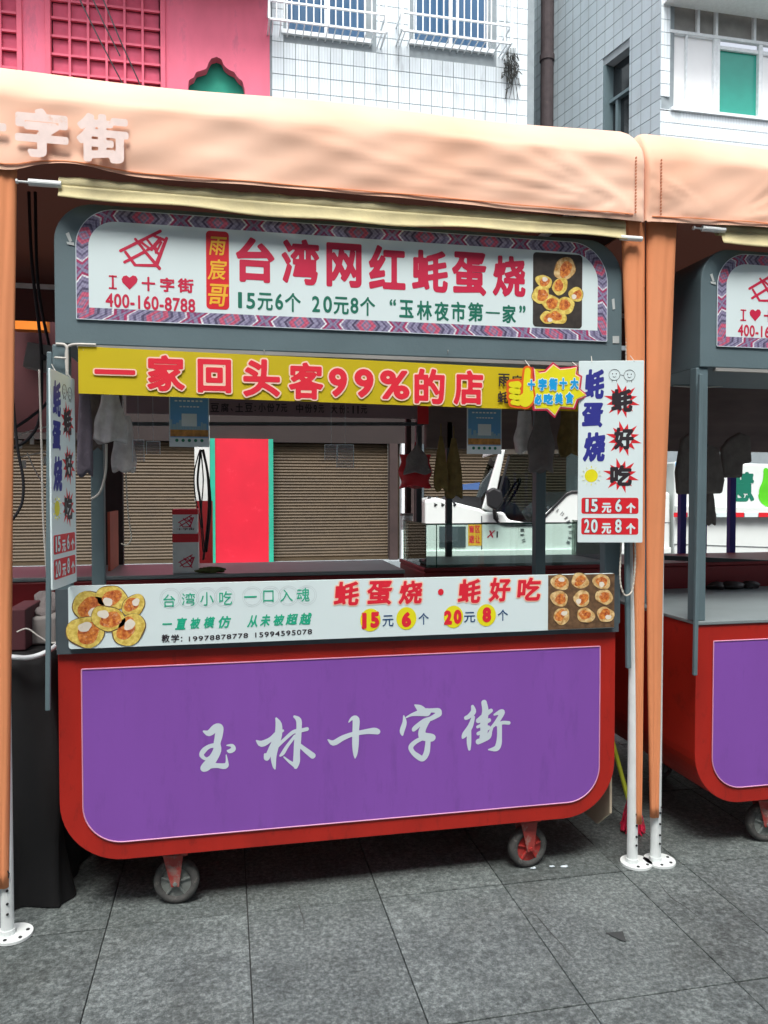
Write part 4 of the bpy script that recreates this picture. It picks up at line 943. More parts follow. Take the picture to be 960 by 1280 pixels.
# yellow banner hung under the header
ba, bb = at(98, 433, .0), at(722, 466, .0)
bn = thing('yellow_banner', 'long yellow banner with red characters hung under the header of the centre cart', 'banner', ((ba[0]+bb[0])/2, .0, 1.83))
zb1, zb0, zb1r, zb0r = ba[2], at(98, 492, 0)[2], at(625, 459, 0)[2], at(625, 511, 0)[2]
xr_ = at(625, 480, 0)[0]; 
def bz(u, v):
    x_ = ba[0]+(bb[0]-ba[0])*u; f = (x_-ba[0])/(xr_-ba[0]); top = zb1+(zb1r-zb1)*f; bot = zb0+(zb0r-zb0)*f
    return x_, bot+(top-bot)*v
BY = -.006
build('banner_sheet', MB().grid(lambda u, v: (bz(u, v)[0], BY+.003*math.sin(u*9)*v, bz(u, v)[1]), 40, 4), M['banner'], bn)
txc('一家回头客99%的店', [(118, 462, 169, 468), (184, 444, 231, 489), (247, 449, 289, 491), (304, 449, 350, 496), (361, 453, 404, 499), (411, 460, 434, 496), (443, 461, 467, 497), (475, 463, 512, 499), (518, 461, 556, 505), (567, 463, 604, 506)], 'scarlet', bn, Y=BY-.0045, bold=.038, halo=.04, halo_mat=M['peach'], res=50)
txc('雨宸蚝蛋', [(623, 467, 637, 483), (640, 469, 654, 485), (622, 489, 636, 504), (639, 490, 653, 506)], 'ink', bn, Y=BY-.0045, bold=.02)
mb = MB()
for q in (104, 330, 560): p = at(q, 436, BY); mb.tube([(p[0], BY, p[2]-.005), (p[0]+.004, .02, 1.998)], .0018, 5)
build('tie', mb, M['wire'], bn)
# right-hand vertical board
def price_board(w_, h_):
    """local board in the xz plane, facing -y, lower left corner at 0,0,0"""
    t = thing('price_board', '', 'sign', (0, 0, 0), 'white vertical price boards')
    build('board', MB().prism(rrect(0, w_, 0, h_, .004, .004, .004, .004, 3), 0, .006), M['white'], t, bevel=.001)
    def b_(cs, x0, y0, x1, y1): return cs
    W0, W1_, Z0, Z1_ = 27., 475., 1225., 25.
    fx = lambda q: (q-W0)/(W1_-W0)*w_
    fz = lambda q: (Z0-q)/(Z0-Z1_)*h_
    def tt(ch_, x0, y0, x1, y1, m, Y=-.0008, **k_):
        if ch_ == '1': mdx = (x0+x1)/2; hw_ = (x1-x0)/2*.6; x0, x1 = mdx-hw_, mdx+hw_
        text('lettering', ch_, fx(x0), fx(x1), fz(y1), fz(y0), Y, M[m], t, **k_)
    for chh, q in zip('蚝蛋烧', ((68, 80, 204, 275), (50, 300, 196, 462), (64, 495, 214, 690))): tt(chh, *q, 'navy', bold=.05, shear=.06, halo=.0, res=50)
    for chh, (x0, y0, x1, y1) in zip('蚝好吃', ((252, 212, 398, 362), (272, 465, 408, 610), (248, 712, 398, 850))):
        mb = MB(); cx, cz = fx((x0+x1)/2), fz((y0+y1)/2)
        for q in range(12):
            an = 2*math.pi*q/12+.26; r1 = .066 if q % 2 else .056; dd_ = Vector((math.cos(an), math.sin(an))); pp = Vector((-dd_.y, dd_.x))
            a_ = Vector((cx, cz))+dd_*r1*1.06; b1 = Vector((cx, cz))+dd_*.030+pp*.010; b2 = Vector((cx, cz))+dd_*.030-pp*.010
            mb.add([(b2.x, -.0005, b2.y), (a_.x, -.0005, a_.y), (b1.x, -.0005, b1.y)], [(0, 1, 2)])
        build('red_burst', mb, M['redbox'], t); tt(chh, x0, y0, x1, y1, 'ink', bold=.05, halo=.03, halo_mat=M['white'], res=50)
    mb = MB(); cx, cz = fx(118), fz(782)
    disc(mb, cx, cz, .025, .025, -.0006, 24)
    for q in range(12):
        an = 2*math.pi*q/12; mb.bar((cx+.030*math.cos(an), -.0006, cz+.030*math.sin(an)), (cx+.038*math.cos(an), -.0006, cz+.038*math.sin(an)), .003, .0005)
    build('printed_sun', mb, M['yellow'], t)
    mb = MB()
    for cx, cz in ((fx(272), fz(118)), (fx(375), fz(122))):
        for rr, a_, b_2 in ((.021, 1, 1),):
            n = 20; mb.tube([(cx+rr*math.cos(2*math.pi*i/n), -.0008, cz+rr*math.sin(2*math.pi*i/n)) for i in range(n)], .0007, 4, closed=True)
        for e_ in (-.007, .007): disc(mb, cx+e_, cz+.004, .002, .0025, -.0009, 8)
        mb.tube([(cx-.006, -.0009, cz-.006), (cx, -.0009, cz-.009), (cx+.006, -.0009, cz-.006)], .0007, 4)
        mb.tube([(cx-.008, -.0009, cz-.021), (cx-.009, -.0009, cz-.028)], .0008, 4); mb.tube([(cx+.008, -.0009, cz-.021), (cx+.009, -.0009, cz-.028)], .0008, 4)
    mb.tube([(fx(272)+.021, -.0009, fz(118)), (fx(375)-.021, -.0009, fz(122))], .0007, 4)
    build('line_drawing', mb, M['ink'], t, label='two round doodle faces')
    for (y0, y1, s_) in ((928, 1034, '15元6个'), (1062, 1172, '20元8个')):
        build('red_label', MB().prism(rrect(fx(52), fx(445), fz(y1), fz(y0), .008, .008, .008, .008, 4), -.0006, 0), M['redbox'], t)
        h0 = y0+8; h1 = y1-8
        tt(s_[0], 72, h0, 108, h1-4, 'white', -.0014, bold=.03, halo=.03, halo_mat=M['ink']); tt(s_[1], 118, h0, 165, h1-4, 'white', -.0014, bold=.03, halo=.03, halo_mat=M['ink'])
        tt(s_[2], 192, h0+26, 258, h1+2, 'white', -.0014, bold=.05); tt(s_[3], 285, h0, 330, h1-4, 'white', -.0014, bold=.03, halo=.03, halo_mat=M['ink']); tt(s_[4], 360, h0+26, 425, h1+4, 'white', -.0014, bold=.06)
    build('hanging_string', MB().tube([(w_*.2, -.001, h_-.004), (w_*.2, .012, h_+.02)], .0015, 5), M['wire'], t); build('hanging_string', MB().tube([(w_*.85, -.001, h_-.004), (w_*.8, .012, h_+.02)], .0015, 5), M['wire'], t)
    return t
q0 = Vector(at(722, 678, -.035)); q1 = Vector(at(803, 681, -.10)); 
wbd = (q1-q0).length; hbd = at(803, 453, -.10)[2]-q1.z
pb_ = price_board(wbd, hbd); pb_['label'] = 'white vertical price board tied to the right post of the centre cart'
pb_.location = q0; pb_.rotation_euler = (0, 0, math.atan2(q1.y-q0.y, q1.x-q0.x))
pl = copy_tree(pb_); pl['label'] = 'white vertical price board seen edge-on at the left post of the centre cart'
n0 = Vector(at(66, 742, -.215)); n1 = Vector(at(96, 716, .03)); n0.z = .5*(n0.z+n1.z)-.01; zz1 = n0.z
pl.location = (n0.x, n0.y, zz1); pl.rotation_euler = (0, 0, math.atan2(n1.y-n0.y, n1.x-n0.x)); 
# thumbs-up star sign
SY = -.045
th = thing('thumbs_up_sign', 'yellow star-shaped sign with a thumbs-up and cyan characters under the header', 'sign', at(680, 520, SY))
def pl_(pts, zoom, ox, oy, y): return [xz(ox+a/zoom, oy+b/zoom, y) for a, b in pts][::-1]
star = [(390,130),(440,175),(500,165),(575,92),(640,140),(740,130),(800,118),(790,190),(835,215),(820,330),(895,390),(800,430),(770,510),(640,500),(590,585),(520,520),(400,520),(380,430),(300,300),(400,250)]
cxs, czs = xz(620+600/8, 445+330/8, SY)
def grow(p, f): return [(cxs+(a-cxs)*f, czs+(b-czs)*f) for a, b in p]
s1 = pl_(star, 8, 620, 445, SY)
build('star_edge', MB().prism(grow(s1, 1.13), SY+.002, SY+.005), M['crimson'], th); build('star_rim', MB().prism(grow(s1, 1.05), SY+.0008, SY+.0018), M['peach'], th); build('star', MB().prism(s1, SY, SY+.0006), M['yellow'], th)
tmb = [[(315,150,32),(310,250,38),(320,400,60),(290,440,70)], [(150,285,30),(215,290,42)], [(150,345,30),(210,355,40)], [(150,405,28),(210,415,38)], [(165,465,26),(220,468,34)]]
def tpx(ss, g_): return [[(xz(620+a/8, 445+b/8, SY)[0], xz(620+a/8, 445+b/8, SY)[1], (r_+g_)/8*.0030) for a, b, r_ in s_] for s_ in ss]
mO = mat('orange_outline', L('e8641e'), .4)
brush('thumb_outline', tpx(tmb, 22), None, SY-.0006, mO, th, cell=.0018); brush('thumb_hand', tpx(tmb[:1], 0), None, SY-.0014, M['yellow'], th, cell=.0018)
for s_ in tmb[1:]:
    brush('finger', tpx([s_], -3), None, SY-.002, M['yellow'], th, cell=.0018)
for (body, cs) in (('十字街十大', ((318, 235, 390, 340), (425, 225, 508, 345), (530, 222, 615, 345), (635, 220, 710, 330), (745, 220, 825, 332))), ('必吃美食', ((385, 380, 460, 485), (478, 378, 570, 482), (590, 370, 668, 478), (695, 362, 775, 475)))):
    txc(body, [(620+a/8, 445+b/8, 620+c/8, 445+d/8) for a, b, c, d in cs], 'cyan', th, Y=SY-.003, bold=.07, halo=.07, halo_mat=M['white'], res=44)
for q in (662, 722): p = at(q, 458, SY); build('hanging_string', MB().tube([p, (p[0], .0, 1.998)], .0018, 5), M['wire'], th)

# ================================================================ AWNING ROLLS
def awning_roll(xa, xb, label, y=-.03, zc=2.500, droop=.02, ext=.10):
    t = thing('rolled_awning', label, 'rolled curtain', ((xa+xb)/2, y, zc-.05), 'rolled cream curtains under the valances')
    mb = MB(); n = 60
    def f(u, v):
        x_ = xa+(xb-xa)*u; a = v*2*math.pi; rr = .026+.0018*math.sin(x_*31+v*9)+.001*math.sin(x_*77); s_ = -droop*math.sin(math.pi*min(1, u*1.0))*.2
        return (x_, y+rr*math.cos(a), zc+s_+rr*.95*math.sin(a))
    mb.grid(f, 90, 18)
    build('roll', mb, M['cream'], t, smooth=True)
    def fl(u, v):
        x_ = xa+(xb-xa)*u; s_ = -droop*math.sin(math.pi*u)*.2
        return (x_, y-.026+.006*math.sin(v*3)+.004*math.sin(x_*12)*v-.012*v, zc+s_-.012-v*(.047+.006*math.sin(x_*4)+.003*math.sin(x_*13)))
    build('curtain_flap', MB().grid(fl, 90, 6), M['cream'], t, smooth=True, solid=.003)
    tb = MB().cyl((xa-ext/2+.01, y-.03, zc-.012), (1, 0, 0), .0115, ext, 14); tb.cyl((xa-ext-.006, y-.03, zc-.012), (1, 0, 0), .004, .04, 8); tb.cyl((xa-ext-.026, y-.03, zc-.012), (1, 0, 0), .008, .006, 10)
    build('roller_tube', tb, M['whitepaint'], t); build('bottom_bar', MB().cyl((xb+.02, y-.03, zc-.052), (1, 0, 0), .010, .09, 12), M['whitepaint'], t)
    return t
p = at(75, 238, -.03); q = at(778, 285, -.03)
awning_roll(p[0], q[0], 'rolled cream curtain with a white tube end under the centre valance', zc=(p[2]+q[2])/2+.012)
p = at(897, 290, -.03)
awning_roll(p[0], p[0]+2.0, 'rolled cream curtain under the valance over the second cart', zc=p[2]+.01)

# rope loop at the right post
def ropeloop(name, label, cat, pts, r=.004, m='rope'):
    mb = MB(); pts = [Vector(p) for p in pts]
    # beads along a polyline
    L_ = 0; cur = []
    for a, b in zip(pts[:-1], pts[1:]):
        n = max(1, int((b-a).length/.004))
        for i in range(n): cur.append(a+(b-a)*i/n)
    rr = [r*(1+.25*math.sin(i*1.9)) for i in range(len(cur))]
    mb.tube(cur, rr, 5); return tag(build(name, mb, M[m], None, smooth=True), label, cat)
def catm(p, n=8):
    p = [Vector(q) for q in p]; out = [p[0]]
    for i in range(len(p)-1):
        p0 = p[max(i-1, 0)]; p1 = p[i]; p2 = p[i+1]; p3 = p[min(i+2, len(p)-1)]
        for k_ in range(1, n+1):
            t = k_/n; out.append(.5*((2*p1)+(-p0+p2)*t+(2*p0-5*p1+4*p2-p3)*t*t+(-p0+3*p1-3*p2+p3)*t**3))
    return out
ropeloop('chain_loop', 'white beaded pull chain looping below the right price board', 'chain', catm([at(782, 292, -.02), at(783, 400, -.02), at(782, 500, -.02), at(777, 670, -.04), at(775, 720, -.05), at(779, 741, -.055), at(785, 744, -.055), at(791, 735, -.05), at(794, 700, -.05), at(793, 660, -.05), at(790, 560, -.02), at(786, 400, -.02), at(784, 292, -.02)]), .0035)

# ================================================================ BACK ROW COUNTERS, INTERIOR
def back_counter(x0, x1, label, top, z=1.10):
    t = thing('back_counter', label, 'counter', ((x0+x1)/2, 1.25, 0), 'red counters of the row behind')
    build('body', MB().box(x0, x1, .985, 1.55, .2, z-.02), M['darkred'], t, bevel=.008)
    build('countertop', MB().box(x0-.003, x1+.003, .982, 1.553, z-.019, z), M[top], t, bevel=.004)
    for sx in (x0+.15, x1-.15): build('leg', MB().cyl((sx, 1.1, .1), (0, 0, 1), .05, .2, 14), M['rubber'], t); build('leg', MB().cyl((sx, 1.45, .1), (0, 0, 1), .05, .2, 14), M['rubber'], t)
    return t
back_counter(-2.6, at(506, 710, .98)[0], 'dark red counter with a grey steel top behind the centre cart', 'counter')
b3 = back_counter(at(531, 710, .98)[0], 4.6, 'dark red counter with a glass guard behind the right side of the centre cart', 'darkred', 1.105)
# glass guard on it
ga_, gb_ = at(532, 655, .99), at(765, 655, .99); zg0, zg1 = 1.106, 1.325; gx0, gx1 = ga_[0], 2.04
gg = thing('glass_guard', 'low green-tinted glass guard standing on the dark red counter in front of the truck', 'glass guard', ((gx0+gx1)/2, 1.1, zg0))
for a, b, c, d in ((gx0, gx1, .99, .996), (gx0, gx0+.006, .997, 1.50), (gx1-.006, gx1, .997, 1.50)):
    build('glass_pane', MB().box(a, b, c, d, zg0, zg1), M['glassguard'], gg)
mb = MB()
mb.box(gx0, gx1, .988, .998, zg1+.0005, zg1+.0075); mb.box(gx0, gx0+.008, .9985, 1.5, zg1+.0005, zg1+.0075); mb.box(gx0+.055, gx0+.06, .988, .9895, zg0, zg1)
build('edge_strip', mb, M['glassedge'], gg)
build('display_tray', MB().box(gx0+.02, gx1-.02, 1.02, 1.48, zg0, zg0+.012), M['counter'], gg)
# rear header boards
def hboard(x0, x1, z0, z1, y, m, label):
    return tag(build('header_board', MB().box(x0, x1, y, y+.05, z0, z1), M[m], None, bevel=.004), label, 'board', 'header boards of the row behind')
xm = at(533, 520, 1.5)[0]
hboard(xm, 4.5, at(700, 562, 1.5)[2], 2.35, 1.5, 'hbrown', 'dark brown header board above the truck, behind the right half of the centre cart')
mv = mat('mauve_banner', L('8a777c'), .7, var=.1, vs=3)
mb_ = at(158, 522, 1.5); 
bb_ = thing('menu_banner', 'dim mauve menu banner with black characters behind the yellow banner', 'banner', ((mb_[0]+xm)/2, 1.5, mb_[2]))
build('banner_sheet', MB().box(mb_[0], xm-.03, 1.5, 1.506, at(330, 520, 1.5)[2], at(330, 480, 1.5)[2]), mv, bb_)
txc('豆腐、土豆：小份7元', [(263, 504, 274, 515), (276, 504, 286, 515), (288, 510, 291, 514), (294, 504, 304, 515), (306, 504, 316, 515), (318, 507, 320, 514), (323, 504, 332, 515), (334, 504, 343, 515), (345, 505, 350, 514), (351, 505, 359, 515)], 'ink', bb_, Y=1.498, bold=.02)
txc('中份9元大份：11元', [(370, 505, 379, 516), (381, 505, 390, 516), (392, 506, 396, 516), (398, 506, 405, 516), (413, 506, 422, 517), (424, 506, 432, 517), (434, 509, 436, 516), (440, 507, 443, 517), (446, 507, 449, 517), (451, 507, 459, 517)], 'ink', bb_, Y=1.498, bold=.02)
for q, zz in (((150, 507), 'a'),): pass
# frame tubes of the row behind
mb = MB(); mb.bar(at(160, 530, 1.52), at(530, 530, 1.52), .02)
tag(build('cross_rail', mb, M['steeld'], None), 'thin dark cross rail behind the menu banner', 'rail')
def pole(px_, y_, w_, z0, z1, m, label, d=None):
    c = at(px_, 620, y_); return tag(build('pole', MB().box(c[0]-w_/2, c[0]+w_/2, y_, y_+(d or w_), z0, z1), M[m], None, bevel=.003), label, 'pole', 'poles of the row behind')
pole(140, 1.56, .11, 0, 2.45, 'brown', 'broad dark brown pole behind the left cart window', .05)
pole(121, 1.58, .05, 0, 2.4, 'black', 'black pole just left of the broad brown pole')
pole(479, 1.56, .035, 1.1, 2.3, 'steeld', 'thin dark pole beside the red hanging bag', .03) if 0 else None
pole(562, 1.5, .035, 1.1, 1.9, 'steeld', 'thin dark pole under the olive gloves')
pole(511, 1.56, .03, 1.1, 2.3, 'brown', 'dark pole right behind the red hanging bag, left of two'); pole(524, 1.60, .035, 1.1, 2.3, 'steeld', 'dark grey pole right behind the red hanging bag, right of two')
q_ = at(529, 505, 1.2); tag(build('red_ribbon', MB().box(q_[0]-.03, q_[0]+.03, 1.2, 1.206, at(529, 530, 1.2)[2], at(529, 500, 1.2)[2]), M['redbox'], None), 'short red cloth strip under the yellow banner above the red bag', 'ribbon')
q_ = at(519, 655, 1.30); jr = thing('plastic_jar', 'cloudy plastic jar hung on the dark poles left of the glass guard', 'jar', (q_[0], 1.50, q_[2]-.04))
build('jar_body', MB().cyl((q_[0], 1.50, q_[2]), (0, 0, 1), .036, .08, 16), M['bag'], jr, smooth=False); build('lid', MB().cyl((q_[0], 1.50, q_[2]+.046), (0, 0, 1), .038, .012, 16), M['styro'], jr)
pole(855, 1.56, .04, 1.1, 1.8, 'navy', 'navy pole behind the second cart, left one')
pole(881, 1.60, .04, 1.1, 1.8, 'navy', 'navy pole behind the second cart, middle one')
pole(917, 1.56, .04, 1.1, 1.8, 'navy', 'navy pole behind the second cart, right one')
# orange-edged strip
c = at(216, 637, 1.30); c2 = at(217, 705, 1.30)
t = thing('orange_edged_board', 'narrow white board with an orange face standing at the left of the counter', 'board', (c[0], 1.3, 1.1)) if 0 else None
mb = MB().box(at(138, 640, 1.3)[0], at(141, 640, 1.3)[0], 1.2, 1.5, 1.101, at(140, 640, 1.2)[2]); tag(build('thin_board', mb, mat('orange_face', L('c0563a'), .6), None), 'thin orange board standing on the grey counter at the left', 'board')
# cartons
def carton(x0, x1, y0, y1, z0, z1, label, part=False):
    t = thing('paper_carton', label, 'carton', ((x0+x1)/2, (y0+y1)/2, z0), 'red and white cartons')
    h = z1-z0
    build('carton_body', MB().box(x0, x1, y0, y1, z0+.001, z1), M['whitepaint'], t, bevel=.003)
    build('red_band', MB().box(x0-.0015, x1+.0015, y0-.0015, y1+.0015, z1-h*.20, z1+.0012), M['redbox'], t)
    if not part:
        mb = MB()
        for k_ in range(5): mb.box(x0-.0012, x0-.0004, y0+.01, y1-.01, z0+.01+k_*h*.15, z0+.01+k_*h*.15+h*.07)
        build('red_stripe', mb, M['redbox'], t)
    logo(t, (x0+x1)/2+.005, z0+h*(.52 if not part else .32), (x1-x0)/95, y0-.001, 'crimson')
    text('lettering', '十字街', x0+.02, x1-.015, z0+h*.16, z0+h*.25, y0-.0015, M['ink'], t, bold=.02) if not part else None
    return t
cy0 = 1.02; ca = at(216, 700, cy0); cb = at(248, 700, cy0); zk = at(230, 668, cy0)[2]; zk2 = at(230, 637, cy0)[2]
carton(ca[0], cb[0], cy0, cy0+.14, 1.10, zk, 'lower red and white carton standing on the grey counter', True)
carton(ca[0], cb[0]-.003, cy0, cy0+.14, zk+.0015, zk2, 'upper red and white carton stacked on the lower one')
# post with bundle of black cables
p0 = at(243, 560, 3.45); p1 = at(262, 560, 3.45)
cp = thing('white_post', 'white post carrying a bundle of black cables beside the cartons', 'post', (p0[0], 3.45, 0))
build('upper_post', MB().box(p0[0], p1[0], 3.45, 3.50, at(250, 626, 3.45)[2], 2.2), M['whitepaint'], cp); build('lower_post', MB().box(p0[0]+.01, p1[0]+.02, 3.45, 3.50, 0, at(250, 626, 3.45)[2]-.001), M['darkred'], cp)
for i, pts in enumerate((((250, 562), (243, 590), (244, 620), (250, 650), (254, 690)), ((251, 562), (254, 600), (252, 640), (256, 690)), ((253, 562), (259, 590), (261, 630), (258, 670), (254, 700)), ((251, 562), (247, 600), (250, 625), (253, 660)), ((254, 562), (261, 600), (263, 640), (258, 690)))):
    tag(build('cable', MB().tube(catm([at(a, b, 1.435-.004*i) for a, b in pts]), .006 if i > 1 else .0035, 6), M['cable'], None, smooth=True), ['thin black cable bulging left of the white post', 'black cable straight down the white post', 'thick black cable right of the white post', 'short thick black cable on the white post', 'outermost thick black cable right of the white post'][i], 'cable', 'black cables on the white post')
# crumpled green rag
def blob(name, c, s, m, label, cat, seed=0, amp=.25, group=None, n=20):
    rd = random.Random(seed); ph = [[rd.uniform(0, 6.28) for _ in range(3)] for _ in range(6)]; fr = [rd.uniform(1.5, 6) for _ in range(6)]
    def f(u, v):
        a = u*2*math.pi; b = (v-.5)*math.pi; d = Vector((math.cos(b)*math.cos(a), math.cos(b)*math.sin(a), math.sin(b)))
        q = 1+sum(amp/6*2*math.sin(fr[i]*(d.x+ph[i][0])+fr[i]*(d.y*1.3+ph[i][1])+fr[i]*d.z*.9) for i in range(6))
        return (c[0]+d.x*s[0]*q, c[1]+d.y*s[1]*q, c[2]+max(-1, d.z*q)*s[2])
    return tag(build(name, MB().grid(f, n, n//2), M[m], None, smooth=True), label, cat, group)
M['ragg'] = mat('green_rag', L('5a6238'), .9, var=.3, vs=40)
c = at(265, 706, 1.02); blob('crumpled_rag', (c[0], 1.03, 1.115), (.06, .03, .014), 'ragg', 'crumpled green rag lying on the counter beside the cables', 'rag', 4, .5)
# ---- hanging things
def hang(name, px0, px1, pyt, pyb, y, m, label, cat, group=None, neck=.25, seed=0, folds=4, depth=.03, skew=0.):
    """draped bag or cloth: narrow at the hook, wide and folded below"""
    rd = random.Random(seed); a = at(px0, pyb, y); b = at(px1, pyb, y); zt2 = at((px0+px1)/2, pyt, y)[2]; zb2 = a[2]; cx = (a[0]+b[0])/2; hw = (b[0]-a[0])/2
    ph = rd.uniform(0, 6); e1 = [rd.uniform(-.12, .12) for _ in range(8)]
    def f(u, v):
        ang = u*2*math.pi; wv_ = neck+(1-neck)*math.sin(min(1, v*1.35)*math.pi/2)**1.1
        wv_ *= 1-.12*math.sin(v*5+ph)**2
        x_ = math.cos(ang)*hw*wv_*(1+.05*math.sin(v*9+ph))+skew*v; y_ = math.sin(ang)*depth*(.3+v)
        fd = math.sin(ang*folds+ph+v*2)*.12*wv_; x_ *= 1+fd*.6; y_ *= 1+fd*3
        zz = zt2+(zb2-zt2)*(v**.9)*(1+.05*math.sin(ang*3+ph)*v)
        return (cx+x_, y+y_, zz)
    n = 28; mb = MB().grid(f, n, 18); nb = 18*(n+1); mb.add([(cx+skew, y, zb2+.01)], []); cidx = len(mb.v)-1
    mb.f += [(nb+i, nb+i+1, cidx) for i in range(n)]
    mb.tube([(cx, y, zt2-.01), (cx, y, zt2+.06)], .003, 5)
    return tag(build(name, mb, M[m], None, smooth=True), label, cat, group)
hang('plastic_bag', 116, 160, 494, 552, .32, 'bag', 'milky white plastic bag hanging at the upper left of the cart window', 'plastic bag', 'hanging bags', .5, 1, 5)
hang('plastic_bag', 140, 170, 520, 588, .36, 'bag', 'pinkish crumpled plastic bag hanging below the milky white one', 'plastic bag', 'hanging bags', .6, 2, 4)
hang('hanging_cloth', 96, 117, 492, 592, .30, 'clothmauve', 'mauve grey cloth hanging beside the left price board', 'cloth', 'hanging cloths', .7, 3, 3, .02)
hang('hanging_cloth', 110, 128, 492, 560, .40, 'clothdark', 'dark cloth hanging behind the mauve grey one', 'cloth', 'hanging cloths', .8, 4, 3, .02)
hang('red_bag', 497, 541, 568, 609, .80, 'bagred', 'red bag hanging in the middle of the cart window', 'bag', 'hanging bags', 1.0, 5, 2)
hang('plastic_bag', 505, 538, 556, 592, .76, 'clothgrey', 'grey plastic bag draped over the red hanging bag', 'plastic bag', 'hanging bags', .15, 6, 3, .025)
hang('work_gloves', 542, 560, 545, 612, .78, 'bagolive', 'olive work gloves hanging left beside the grey pole', 'gloves', 'hanging gloves', .25, 7, 3, .02)
hang('work_gloves', 556, 578, 548, 620, .80, 'bagolive', 'olive work gloves hanging right of the first pair', 'gloves', 'hanging gloves', .3, 8, 4, .02)
hang('plastic_bag', 643, 668, 514, 565, .50, 'bag', 'milky plastic bag hanging under the thumbs-up sign', 'plastic bag', 'hanging bags', .6, 9, 4)
hang('hanging_cloth', 660, 694, 510, 588, .46, 'clothgrey', 'grey pointed cloth hanging on the rear right post of the centre cart', 'cloth', 'hanging cloths', .45, 10, 3, .03)
hang('hanging_cloth', 697, 725, 505, 568, .50, 'bagolive', 'olive brown cloth hanging behind the right price board', 'cloth', 'hanging cloths', .7, 11, 5, .03)
hang('hanging_bag', 698, 740, 565, 655, 1.0, 'clothgrey', 'large grey translucent bag hanging low behind the right price board', 'bag', 'hanging bags', .5, 12, 5, .03) if 0 else None
def shirt(pts, y, m, label, seed):
    o = [xz(a, b, y) for a, b in pts][::-1]; cx = sum(p[0] for p in o)/len(o); cz = sum(p[1] for p in o)/len(o)
    mb = MB().prism(o, y, y+.03); ob = build('hanging_jacket', mb, M[m], None, bevel=.012); return tag(ob, label, 'jacket', 'jackets hung in the second cart')
shirt([(853, 548), (862, 541), (872, 545), (878, 552), (900, 560), (907, 600), (904, 617), (848, 618), (846, 590)], .72, 'clothdark', 'dark grey jacket hanging at the left inside the second cart', 1)
shirt([(903, 560), (912, 548), (926, 540), (939, 545), (941, 578), (930, 580), (929, 597), (905, 597)], .80, 'clothdark', 'dark grey jacket hanging at the right inside the second cart', 2)
hang('hanging_cloth', 880, 894, 610, 655, .78, 'clothdark', 'small dark rag dangling below the jackets in the second cart', 'cloth', 'hanging cloths', .5, 13, 3, .015)
# QR-style posters (code left blank)
def qposter(px0, pyt, px1, pyb, y, label, seed):
    a = xz(px0, pyb, y); b = xz(px1, pyt, y); t = thing('payment_poster', label, 'poster', ((a[0]+b[0])/2, y, a[1]), 'blue payment posters')
    W_ = b[0]-a[0]; H2 = b[1]-a[1]
    build('sleeve_sheet', MB().box(a[0]-.004, b[0]+.004, y+.001, y+.004, a[1]-.004, b[1]+.004), M['lettergrey'], t)
    build('blue_sheet', MB().box(a[0], b[0], y, y+.0006, a[1]+H2*.17, b[1]), M['poster'], t)
    mb = MB()
    rd = random.Random(seed)
    xx = a[0]
    while xx < b[0]-.01:
        w_ = rd.uniform(.006, .014); mb.box(xx, min(xx+w_, b[0]), y-.0006, y-.0002, a[1]+H2*.32, a[1]+H2*(.36+rd.uniform(.04, .2))); xx += w_+.001
    build('printed_skyline', mb, mat('skyline', L('8fb2c4'), .4), t)
    build('printed_shore', MB().box(a[0], b[0], y-.0008, y-.0001, a[1]+H2*.19, a[1]+H2*.33), mat('shore', L('b5803a'), .4, var=.5, vs=40), t)
    build('white_field', MB().box(a[0]+W_*.3, a[0]+W_*.7, y-.001, y-.0007, a[1]+H2*.40, a[1]+H2*.66), M['lettergrey'], t)
    mb = MB()
    for q in range(7): mb.box(a[0]+W_*(.12+q*.11), a[0]+W_*(.19+q*.11), y-.001, y-.0005, a[1]+H2*.905, a[1]+H2*.935)
    for q in range(6): mb.box(a[0]+W_*(.25+q*.09), a[0]+W_*(.31+q*.09), y-.001, y-.0005, a[1]+H2*.79, a[1]+H2*.815)
    build('printed_heading', mb, M['whitepaint'], t)
    mb = MB()
    for q in range(5): disc(mb, a[0]+W_*(.17+q*.165), a[1]+H2*.11, W_*.045, W_*.045, y-.0004, 10)
    build('printed_badge', mb, M['green'], t)
    mb = MB().tube([(a[0]+W_*.5, y+.002, b[1]), (a[0]+W_*.5, y+.01, b[1]+.06)], .0015, 5); build('hanging_string', mb, M['wire'], t)
qposter(213, 497, 260, 557, .22, 'blue payment poster hanging left of the red pilaster', 1); qposter(585, 512, 626, 566, .22, 'blue payment poster hanging in front of the truck windscreen', 2)
# clear hooks/labels hanging
for i, (a, b, c, d) in enumerate(((166, 550, 180, 577), (183, 552, 200, 568), (406, 556, 422, 575), (421, 556, 442, 585))):
    p = xz(a, d, .3); q = xz(c, b, .3); mb = MB().box(p[0], q[0], .3, .302, p[1], q[1]); 
    t = thing('clear_tag', ['clear plastic tag hanging beside the pink bag', 'small clear tag right of the first clear tag', 'clear tag hanging left of the wider one in mid window', 'wider clear tag hanging in mid window'][i], 'tag', ((p[0]+q[0])/2, .3, p[1]), 'clear plastic tags')
    build('tag_sheet', mb, M['acrylic'], t); mb = MB()
    for x_ in (p[0], q[0]): mb.tube([(x_, .3, p[1]), (x_, .3, q[1]), (x_, .3, q[1]+.0)], .0015, 4)
    mb.tube([(p[0], .3, q[1]), (q[0], .3, q[1])], .0015, 4); build('tag_edge', mb, M['lettergrey'], t)
    build('string', MB().tube([((p[0]+q[0])/2, .3, q[1]), ((p[0]+q[0])/2, .3, 1.99)], .0007, 4), M['lettergrey'], t)
